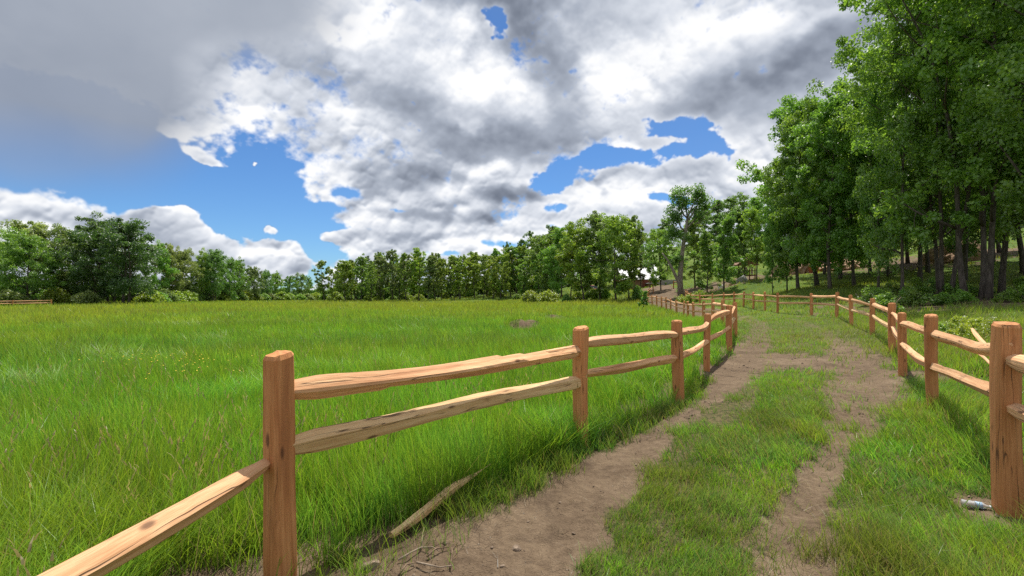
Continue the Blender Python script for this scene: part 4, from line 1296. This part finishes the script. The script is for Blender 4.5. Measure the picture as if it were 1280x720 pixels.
x, y = at(851, 66)
place('cottonwood', gnarled(), TN, x, y, 1.0, 1.03, 'old gnarled cottonwood with pale leaning trunk, leafy top tuft and bare dead limbs', 'tree', None, None, 0.0)

NEARW = [
    (905, 57, 9.3, 1.0, cone, 0, M_LEAF, 'dense cone-shaped young tree on a single thin trunk behind the far right fence'),
    (884, 60, 7.8, 1.0, cone, 1, M_LEAF, 'bushy young tree just left of the cone-shaped one, right of the old gnarled cottonwood'),
    (930, 64, 10.2, 1.0, cone, 1, M_LEAFD, 'dark pointed tree just right of the cone-shaped young tree'),
    (946, 60, 8.8, .9, midl, 0, M_LEAF, 'slim loose-leaved tree above the cabin porch'),
    (869, 72, 9.0, 1.0, mid, 3, M_LEAF, 'green tree close behind the old gnarled cottonwood'),
    (826, 78, 9.4, .8, mid, 2, M_LEAF, 'leafy tree hanging over the end of the white barn roof'),
    (712, 74, 9.4, .9, midl, 1, M_LEAFY, 'leftmost tree of the tall clump left of the white barn, pale green'),
    (730, 72, 11.2, 1.0, mid, 0, M_LEAFY, 'broad light green tree above the willow shrubs'),
    (750, 75, 12.3, 1.0, mid, 1, M_LEAFG, 'tallest tree of the clump left of the white barn'),
    (770, 70, 11.5, 1.0, mid, 2, M_LEAF, 'green tree with dark low trunk, right of the tallest tree of the clump'),
    (786, 72, 11.6, .8, midl, 2, M_LEAF, 'tree with two thin leaning trunks in front of the white barn'),
    (801, 76, 10.6, .75, midl, 0, M_LEAFG, 'thin-trunked tree at the right end of the clump, before the barn roof'),
    (793, 84, 9.0, .6, midl, 0, M_LEAF, 'slim tree standing right before the middle of the white barn roof'),
    (812, 84, 9.4, .6, midl, 1, M_LEAF, 'slender tree close to the right half of the barn roof'),
]
for px, d, H, rf, var, i, mt, lab in NEARW:
    x, y = at(px, d)
    h0 = 9.5 if var is cone else 12.0
    place('tree', var[i], TN, x, y, H/h0*rf*(1.0 if var is not cone else .95), H/h0, lab, 'tree', 'trees by the end of the track', mt)
# hillside trees beyond
for k, (px, d, H) in enumerate(((872, 112, 12), (896, 100, 12), (915, 108, 13), (938, 96, 11), (955, 104, 12), (975, 92, 10), (1000, 88, 11), (835, 118, 11), (1030, 80, 11), (1060, 84, 12), (1100, 74, 11), (1160, 80, 12), (1220, 90, 12), (1270, 84, 11), (690, 98, 12), (702, 92, 12), (720, 104, 13), (745, 108, 14), (768, 112, 13), (790, 118, 12))):
    x, y = at(px, d)
    lab = 'tree on the wooded slope behind the far right fence and the cabin' if px > 820 else 'tree in the shade behind the tall clump left of the white barn'
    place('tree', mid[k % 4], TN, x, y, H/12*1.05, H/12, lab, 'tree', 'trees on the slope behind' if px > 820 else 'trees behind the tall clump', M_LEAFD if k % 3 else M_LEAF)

# --- wood across the field
far = [make_tree(401+k, 13.0, 2.7, base=.16, leaf=.21, per=80, nclump=150, kind=('column', 'broad', 'column', 'broad', 'column')[k], trunk_r=.17, stems=(1, 1, 2, 1, 1)[k]) for k in range(5)]
farb = [make_tree(421+k, 12.0, 4.6, base=.04, leaf=.22, per=100, nclump=250, kind='broad', trunk_r=.26, stems=1+k) for k in range(3)]
x, y = at(407, 122)
place('tree', far[2], TN, x, y, .72, (375-321)*122/F/13.0, 'lone loose-leaved tree standing apart at the left end of the far wood', 'tree', None, M_LEAFY)
TOP = [(414, 330), (440, 322), (470, 318), (490, 309), (512, 317), (540, 314), (562, 319), (590, 321), (615, 311), (640, 309), (655, 305), (672, 298), (695, 290)]
def top_at(px): return float(np.interp(px, [t[0] for t in TOP], [t[1] for t in TOP]))
px = 418.0; k = 0
while px < 702:
    for row in range(3):
        q = px+TR.uniform(-4, 4)+row*3
        d = 122+row*11+TR.uniform(-3, 3)-max(0, q-600)*.24
        x, y = at(q, d)
        H = (374-top_at(q)+(TR.uniform(-16, 5) if row == 0 else TR.uniform(-6, 3))-row*1.5)*d/F
        s = H/13.0
        mt = (M_LEAFY, M_LEAFB, M_LEAFY, M_LEAFG, M_LEAF)[TR.randrange(5)] if q < 560 else (M_LEAFY, M_LEAF, M_LEAFG, M_LEAFY, M_LEAFY)[TR.randrange(5)]
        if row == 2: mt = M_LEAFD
        lab = ('thin-trunked tree in the front row of the wood across the field', 'tree in the middle of the wood across the field, behind its front row', 'tree in the shaded back of the wood across the field')[row]
        place('tree', far[TR.randrange(5)], TN, x, y, s*TR.uniform(.62, 1.08), s*TR.uniform(.96, 1.06), lab, 'tree', ('front row of the wood', 'middle row of the wood', 'back row of the wood')[row], mt)
    px += 11.5; k += 1
LEFTW = [
    (-46, 86, 12.0, 1, M_LEAFD, None), (-8, 84, 11.0, 2, M_LEAF, None),
    (34, 80, 9.6, 0, M_LEAF, 'rounded mid-green tree at the far left, lower than the pale one behind it'),
    (52, 92, 13.4, 1, M_LEAFG, 'tall pale grey-green tree at the far left, topmost of the left trees'),
    (84, 94, 12.2, 2, M_LEAFG, 'pale grey-green tree between the tall pale one and the dark pair'),
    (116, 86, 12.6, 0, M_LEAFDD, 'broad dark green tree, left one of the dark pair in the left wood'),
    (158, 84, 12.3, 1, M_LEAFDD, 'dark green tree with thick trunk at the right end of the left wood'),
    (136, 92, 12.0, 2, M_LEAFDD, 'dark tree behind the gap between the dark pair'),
]
for px, d, H, i, mt, lab in LEFTW:
    x, y = at(px, d)
    place('tree', farb[i], TN, x, y, H/12*(1.08 if px != 34 else .95), H/12, lab or 'dark tree cut by the left edge of the photo', 'tree', None if lab else 'trees at the left edge', mt)
RECEDE = [(196, 100, 312, M_LEAF), (214, 104, 310, M_LEAFG), (233, 108, 318, M_LEAFG), (250, 112, 321, M_LEAF), (268, 112, 317, M_LEAFD), (285, 120, 327, M_LEAF), (302, 126, 331, M_LEAF), (318, 132, 338, M_LEAFG), (334, 140, 343, M_LEAFD),
          (348, 150, 346, M_LEAF), (362, 160, 349, M_LEAF), (376, 165, 347, M_LEAFD), (388, 172, 352, M_LEAF), (400, 178, 357, M_LEAF)]
for k, (px, d, top, mt) in enumerate(RECEDE):
    x, y = at(px, d)
    H = (377-top)*d/F
    s = H/12
    lab = 'dark pointed tree rising above its neighbours in the receding tree line on the left' if px == 268 else 'tree in the line that recedes and shrinks towards the gap left of the mid wood'
    place('tree', farb[k % 3], TN, x, y, s*.66, s, lab, 'tree', None if px == 268 else 'receding tree line', mt)
    if k < 11:
        x, y = at(px+8, d+14)
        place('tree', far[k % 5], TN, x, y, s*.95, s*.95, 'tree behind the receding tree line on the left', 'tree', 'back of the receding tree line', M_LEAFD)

# --- shrubs
shr = [make_shrub(501+k, 2.2, 2.9, leaf=.17, per=60, ncl=70) for k in range(3)]
SN = ('stem', 'foliage')
SHR = [(664, 76, 2.1, 1.0, M_LEAFY, 'rounded pale willow shrub at the field edge, left of the two largest'), (685, 77, 2.1, 1.0, M_LEAFY, 'rounded pale willow shrub at the field edge, right of the two largest'),
       (708, 72, 1.3, .7, M_LEAF, 'small darker green bush right of the two largest willow shrubs'), (722, 78, 1.7, 1.0, M_LEAFY, 'yellow-green shrub under the tall clump, left of the red car'), (740, 78, 1.9, 1.0, M_LEAFY, 'yellow-green shrub in front of the red car'),
       (756, 76, 1.6, .8, M_LEAF, 'green shrub at the foot of the dark trunk left of the barn'), (797, 70, 2.0, .5, M_LEAF, 'upright leafy bush beside the far end of the left fence'),
       (5, 76, 2.4, 1.3, M_LEAFG, 'grey-green willow shrub behind the distant fence at the far left'), (26, 79, 1.9, 1.0, M_LEAFG, 'smaller grey-green shrub right of the one behind the distant fence'), (70, 82, 2.8, .9, M_LEAFB, 'bright green shrub below the pale trees at the far left'),
       (108, 80, 2.2, 1.0, M_LEAFG, 'dull shrub in the shade below the dark pair of trees')]
for k, (px, d, h, wf, mt, lab) in enumerate(SHR):
    x, y = at(px, d)
    place('shrub', shr[k % 3], SN, x, y, h/2.2*wf*1.15, h/2.2, lab, 'shrub', None, mt)
for k in range(20):
    px = 186+k*11+TR.uniform(-3, 3); d = 92+k*3.4
    x, y = at(px, d); h = TR.uniform(1.7, 2.7)
    place('shrub', shr[k % 3], SN, x, y, h/2.2*1.3, h/2.2, 'green shrub in the low hedge along the foot of the receding tree line', 'shrub', 'shrubs along the receding tree line', (M_LEAFY, M_LEAF, M_LEAFG, M_LEAFB)[k % 4])
for k in range(14):
    px = 424+k*17+TR.uniform(-5, 5); d = 124+TR.uniform(0, 14)-max(0, px-600)*.24
    x, y = at(px, d); h = TR.uniform(1.2, 2.4)
    place('shrub', shr[k % 3], SN, x, y, h/2.2*1.2, h/2.2, 'low green shrub between the trunks of the wood across the field', 'shrub', 'undergrowth of the wood across the field', (M_LEAFY, M_LEAF, M_LEAFB)[k % 3])
for k in range(34):
    px = -50+k*13.5+TR.uniform(-4, 4)
    d = 108+max(0, px-180)*.42
    x, y = at(px, d)
    place('shrub', shr[k % 3], SN, x, y, 2.0, TR.uniform(1.5, 2.1), 'dark bushy undergrowth behind the tree line on the left', 'shrub', 'undergrowth behind the left tree line', M_LEAFD)
for k in range(24):
    px = 414+k*12.2+TR.uniform(-4, 4)
    d = 152-max(0, px-600)*.22
    x, y = at(px, d)
    place('shrub', shr[k % 3], SN, x, y, 2.1, TR.uniform(1.6, 2.4), 'dark bushy undergrowth behind the wood across the field', 'shrub', 'undergrowth behind the far wood', M_LEAFD)
weed = [make_shrub(541+k, .75, .8, leaf=.055, per=50, ncl=26, mat=M_LEAFB, stems=6) for k in range(3)]
for k, (px, d) in enumerate(((1168, 13.6), (1190, 13.2), (1206, 12.8), (1180, 14.6), (1222, 13.8), (1240, 13.0), (1200, 15.5), (1160, 15.4), (1262, 12.6))):
    x, y = at(px, d)
    place('weed', weed[k % 3], SN, x, y, TR.uniform(.55, .9), TR.uniform(.40, .75), 'bright yellow-green leafy weed in the patch behind the right fence', 'plant', 'weeds behind the right fence')
for k, (px, d) in enumerate(((853, 54), (860, 53), (868, 55), (876, 56))):
    x, y = at(px, d)
    place('weed', weed[k % 3], SN, x, y, 1.6, 1.5, 'yellow-green leafy weed at the foot of the old gnarled cottonwood', 'plant', 'weeds below the gnarled cottonwood')
for k in range(26):
    px = TR.uniform(1085, 1300); d = TR.uniform(22.5, 33)
    x, y = at(px, d)
    place('weed', weed[k % 3], SN, x, y, TR.uniform(1.0, 1.9), TR.uniform(.8, 1.4), 'green undergrowth plant in the shade of the right grove', 'plant', 'undergrowth of the right grove', M_LEAF)
# young sapling beside the left fence, and the bare twiggy one behind the right fence
sap = make_tree(601, 2.3, .45, base=.35, leaf=.10, per=22, nclump=34, kind='cone', trunk_r=.022)
x, y = at(803, 44)
place('sapling', sap, TN, x, y, 1.0, .95, 'thin young sapling beside the far part of the left fence', 'tree')
def bare():
    p = [((0, 0, -.1), (.05, 0, .35), (.18, 0, .75), (.22, .0, 1.05)), ((.03, 0, .1), (.35, .1, .45), (.42, .1, .85), (.40, .1, 1.0)), ((.1, 0, .62), (.45, .1, .95), (.62, .1, 1.15)),
         ((0, 0, .05), (-.28, .0, .35), (-.42, .0, .62), (-.62, .05, .95)), ((-.28, 0, .35), (-.30, 0, .58), (-.45, .0, .80)), ((0, 0, .12), (-.12, 0, .34), (-.25, 0, .5))]
    V, fl, ct = merge_tubes([tube_np(q, [.022*(1-.7*i/(len(q)-1)) for i in range(len(q))], 5) for q in p])
    return mesh_np('bare_sapling', V, fl, ct, (M_TWIGP,), None, True)
x, y = at(1112, 20)
o = link(bpy.data.objects.new('bare_sapling', bare())); o.location = (x, y, gz(x, y)); o.scale = (.85, .85, .8)
tag(o, 'bare leafless pale sapling standing behind the right fence', 'sapling')

# ------------------------------------------------------------------ buildings and vehicles at the end of the track
def flat_mat(name, c0, c1, scale=3.0, rough=.7, stretch=(1, 1, 1), metal=0.0):
    m, nt = new_mat(name)
    g = nt.vmath('MULTIPLY', nt.node('ShaderNodeTexCoord').outputs['Object'], stretch)
    n = nt.noise(g, scale, 5, .6)
    b = nt.node('ShaderNodeBsdfPrincipled')
    nt.l.new(nt.ramp(n, [(.35, c0), (.65, c1)]), b.inputs['Base Color'])
    b.inputs['Roughness'].default_value = rough; b.inputs['Metallic'].default_value = metal
    nt.l.new(b.outputs[0], nt.out.inputs['Surface'])
    return m
M_BARNRED = flat_mat('red_boards', (.16, .045, .030), (.26, .075, .045), 2.0, .85, (6, 6, .5))
M_WHITE = flat_mat('white_metal_roof', (.40, .42, .44), (.56, .57, .58), 1.2, .5, (4, .4, .4))
M_WHITEP = flat_mat('white_paint', (.66, .66, .63), (.80, .80, .78), 4)
M_BROWN = flat_mat('brown_timber', (.14, .070, .040), (.28, .15, .085), 3, .8, (1, 1, 6))
M_CONC = flat_mat('grey_concrete', (.24, .23, .22), (.36, .35, .33), 3)
M_DARK = flat_mat('dark_glass', (.02, .025, .03), (.04, .045, .05), 2, .15)
M_EARTH = flat_mat('ochre_earth', (.30, .18, .11), (.48, .31, .20), 2.5, .95)
M_REDEARTH = flat_mat('red_earth', (.34, .20, .13), (.50, .34, .24), 2.0, .95)
M_CARRED = flat_mat('red_car_paint', (.35, .03, .045), (.40, .04, .055), 1.0, .25)
M_TYRE = flat_mat('rubber', (.015, .015, .015), (.03, .03, .03), 8)

def boxes(name, lst, mat, parent, bevel=.01):
    """lst: (cx, cy, z0, sx, sy, sz)"""
    bm = bmesh.new()
    for cx, cy_, z0, sx, sy, sz in lst:
        r = bmesh.ops.create_cube(bm, size=1.0)
        for v in r['verts']:
            v.co = Vector((cx+v.co.x*sx, cy_+v.co.y*sy, z0+(v.co.z+.5)*sz))
    if bevel: bmesh.ops.bevel(bm, geom=bm.edges[:], offset=bevel, segments=1, affect='EDGES')
    me = bpy.data.meshes.new(name); bm.to_mesh(me); bm.free(); me.materials.append(mat)
    return link(bpy.data.objects.new(name, me), parent)
def prism(name, poly, y0, y1, mat, parent):
    """polygon in x,z extruded along y"""
    n = len(poly)
    V = np.array([(x, y0, z) for x, z in poly]+[(x, y1, z) for x, z in poly])
    fl = list(range(n))+list(range(2*n-1, n-1, -1)); ct = [n, n]
    for i in range(n): fl += [i, n+i, n+(i+1) % n, (i+1) % n]; ct.append(4)
    me = mesh_np(name, V, np.array(fl), ct, (mat,))
    bm = bmesh.new(); bm.from_mesh(me); bmesh.ops.recalc_face_normals(bm, faces=bm.faces); bm.to_mesh(me); bm.free()
    return link(bpy.data.objects.new(name, me), parent)

def barn():
    x, y = at(801, 96)
    z = gz(x, y)-.3
    root = empty('barn', (x, y, z))
    tag(root, 'dark red barn with a big white metal roof at the end of the track', 'barn')
    ev = 1.45+(HOR-349)*96/F-z; rg = ev+2.9
    hw = 3.4
    boxes('wall', [(0, 3.6, 0, 2*hw, 7.2, ev)], M_BARNRED, root)
    # roof: one slope faces the track
    def slope(y0, z0, y1, z1, t=.10):
        V = np.array([(-hw-.35, y0, z0), (hw+.35, y0, z0), (hw+.35, y1, z1), (-hw-.35, y1, z1), (-hw-.35, y0, z0+t), (hw+.35, y0, z0+t), (hw+.35, y1, z1+t), (-hw-.35, y1, z1+t)])
        fl = [3, 2, 1, 0, 4, 5, 6, 7, 0, 1, 5, 4, 1, 2, 6, 5, 2, 3, 7, 6, 3, 0, 4, 7]
        return V, fl
    Va, fa = slope(-.45, ev-.10, 3.6, rg); Vb, fb = slope(3.61, rg, 7.65, ev-.10)
    me = mesh_np('roof', np.vstack([Va, Vb]), np.array(fa+[q+8 for q in fb]), [4]*12, (M_WHITE,))
    link(bpy.data.objects.new('roof', me), root)
    prism('gable', [(-3.6, 0), (3.6, 0), (0, rg-ev-.05)], -.05, .05, M_BARNRED, root).matrix_local = Matrix.Translation((hw-.06, 3.6, ev-.02)) @ Matrix.Rotation(R(90), 4, 'Z')
    boxes('door', [(-.6, -.04, 0, 1.8, .06, 2.1)], M_BROWN, root)
    boxes('window', [(-2.3, -.04, 1.0, .9, .06, .8)], M_DARK, root)
    lt = boxes('lean_to', [(2.0, -1.0, 0, 1.9, 1.6, 1.15)], M_BROWN, root)
    boxes('lean_to_roof', [(2.0, -1.05, 1.16, 2.3, 2.0, .09)], M_WHITEP, lt)
    boxes('corner_post', [(hw+.28, -.2, 0, .42, .42, ev+.4)], M_BARNRED, root)
barn()

def low_wall():
    x, y = at(838, 90)
    root = empty('concrete_wall', (x, y, gz(x, y)-.2))
    tag(root, 'low grey concrete wall beside the barn, across the end of the track', 'wall')
    boxes('panel', [(-1.25+1.25*i, 0, 0, 1.235, .16, .95) for i in range(3)], M_CONC, root)
    for i in range(4): boxes('post', [(-1.875+1.25*i, -.02, 0, .12, .24, 1.02)], M_CONC, root)
low_wall()

def gate_posts():
    x, y = at(846, 77)
    root = empty('rail_gate', (x, y, gz(x, y)))
    tag(root, 'short section of wooden rail fence right of the far end of the track', 'fence')
    for i in range(2):
        p = wood_obj('post', post_mesh(1.15, .14, .14, 70+i, 1), M_POST, root); p.location = (-.5+1.0*i, -.4*i, 0)
    for i in range(2):
        rl = wood_obj('rail', rail_mesh(1.15, 75+i, 1), M_RAIL, root); rl.location = (-.5, 0, .55+.38*i); rl.rotation_euler = (0, 0, -.38)
gate_posts()

def car():
    x, y = at(741.5, 90)
    root = empty('parked_car', (x, y, gz(x, y)), R(82))
    tag(root, 'red car parked in the shade under the trees left of the barn', 'car')
    prof = [(-2.1, .35), (2.1, .35), (2.15, .75), (1.25, .95), (-1.6, 1.0), (-2.15, .92)]
    prism('body', prof, -.85, .85, M_CARRED, root)
    prism('cabin', [(-1.65, 1.002), (1.0, .962), (.45, 1.48), (-1.3, 1.5)], -.74, .74, M_DARK, root)
    prism('roof', [(-1.32, 1.503), (.47, 1.483), (.40, 1.55), (-1.25, 1.57)], -.72, .72, M_CARRED, root)
    for sx in (-1.3, 1.35):
        for sy in (-.80, .80):
            rings = [np.array([(sx+.33*math.cos(6.2832*j/20), sy+dy, .33+.33*math.sin(6.2832*j/20)) for j in range(20)]) for dy in (-.11, .11)]
            V, fl, ct = merge_tubes([rings])
            link(bpy.data.objects.new('wheel', mesh_np('wheel', V, fl, ct, (M_TYRE,))), root)
    for sy in (-.6, .6): boxes('tail_light', [(-2.16, sy, .72, .05, .28, .16)], M_CARRED, root)
car()
def white_box():
    x, y = at(750.5, 88)
    root = empty('white_box', (x, y, gz(x, y)))
    tag(root, 'small white box standing on legs beside the red car', 'box')
    boxes('body', [(0, 0, .25, .75, .7, .75)], M_WHITEP, root, .04)
    boxes('lid', [(0, -.01, 1.003, .80, .75, .07)], M_WHITEP, root, .02)
    for sx in (-.3, .3):
        for sy in (-.28, .28): boxes('leg', [(sx, sy, -.1, .08, .08, .35)], M_BROWN, root, 0)
white_box()

def mound(name, label, px, d, w, h, mat, seed, cat='mound', dp=None):
    x, y = at(px, d)
    r = random.Random(seed)
    bm = bmesh.new()
    bmesh.ops.create_icosphere(bm, subdivisions=4, radius=1)
    for v in bm.verts:
        q = v.co
        k = 1+.16*math.sin(4*q.x+seed)*math.cos(3.3*q.y+seed)+.09*math.sin(9*q.x+7*q.y+seed)+.05*math.sin(17*q.x-13*q.z+seed)
        v.co = Vector((q.x*w*.5*k, q.y*(dp or w)*.5*k, max(q.z, -.25)*h*k*(1-.25*abs(q.x))))
    me = bpy.data.meshes.new(name); bm.to_mesh(me); bm.free(); me.materials.append(mat)
    o = bpy.data.objects.new(name, me); o.location = (x, y, gz(x, y))
    return tag(link(o), label, cat)
mound('earth_pile', 'ochre heap of earth left of the red car', 733, 87, 2.0, .75, M_EARTH, 3)
mound('boulder', 'tan boulder at the left end of the cabin porch', 918.5, 61, 1.0, .52, M_EARTH, 5, 'boulder', .8)
mound('boulder', 'larger pinkish boulder right beside the tan one, below the cabin porch', 928.5, 60, 1.25, .75, M_CONC, 8, 'boulder', .9)
mound('boulder', 'small pale boulder lying left of the cone-shaped young tree', 902, 62, .7, .38, M_WHITEP, 9, 'boulder', .5)
mound('earth_pile', 'reddish heap of earth behind the left end of the right grove', 995, 62, 4.4, 1.9, M_REDEARTH, 11)
mound('earth_pile', 'pale tan heap of earth between the grove trunks, right of the reddish one', 1052, 60, 5.0, 1.0, M_EARTH, 13)
mound('earth_pile', 'tan earth heap seen between the thick trunks at the right', 1196, 52, 5.0, 2.0, M_EARTH, 14)

def porch():
    x, y = at(933, 66)
    root = empty('cabin_porch', (x, y, gz(x, y)))
    tag(root, 'raised brown timber porch with white boards, half hidden behind trees', 'porch')
    boxes('deck', [(0, .6, .62, 2.3, 1.6, .14)], M_BROWN, root)
    for px_ in (-1.05, -.35, .35, 1.05): boxes('post', [(px_, -.12, -.3, .11, .11, 2.35)], M_BROWN, root)
    for px_, w in ((-.74, .30), (-.12, .42), (.70, .26)): boxes('white_board', [(px_, -.02, .80, w, .05, .92)], M_WHITEP, root)
    boxes('handrail', [(.2, -.20, 1.25, 1.9, .06, .07)], M_BROWN, root)
    prism('roof', [(-1.5, 2.0), (1.5, 2.0), (0, 2.9)], -.5, 1.6, M_BROWN, root)
porch()
def hut():
    x, y = at(1044, 66)
    root = empty('low_hut', (x, y, gz(x, y)-.2))
    tag(root, 'low dark hut with a white roof edge, seen between the trunks of the grove', 'hut')
    boxes('wall', [(0, 1.2, 0, 3.6, 2.4, 1.15)], M_BROWN, root)
    boxes('roof', [(0, 1.15, 1.153, 4.2, 3.0, .20)], M_WHITEP, root)
    boxes('window', [(-.8, -.03, .35, .8, .06, .5)], M_DARK, root)
hut()
def crate():
    x, y = at(1016, 60)
    root = empty('orange_crate', (x, y, gz(x, y)))
    tag(root, 'orange-red box on the slope behind the left end of the right grove', 'box')
    mo = flat_mat('orange_paint', (.45, .12, .04), (.56, .18, .06), 4)
    boxes('body', [(0, 0, -.1, 1.0, .7, .75)], mo, root, .03)
    boxes('lid', [(0, -.01, .653, 1.06, .76, .06)], mo, root, .02)
crate()

# ------------------------------------------------------------------ render settings
scene.render.engine = 'CYCLES'
cy = scene.cycles
cy.max_bounces = 8
cy.diffuse_bounces = 5
cy.glossy_bounces = 2
cy.transmission_bounces = 6
cy.transparent_max_bounces = 6
cy.caustics_reflective = False
cy.caustics_refractive = False
cy.use_denoising = False
cy.sample_clamp_indirect = 6.0
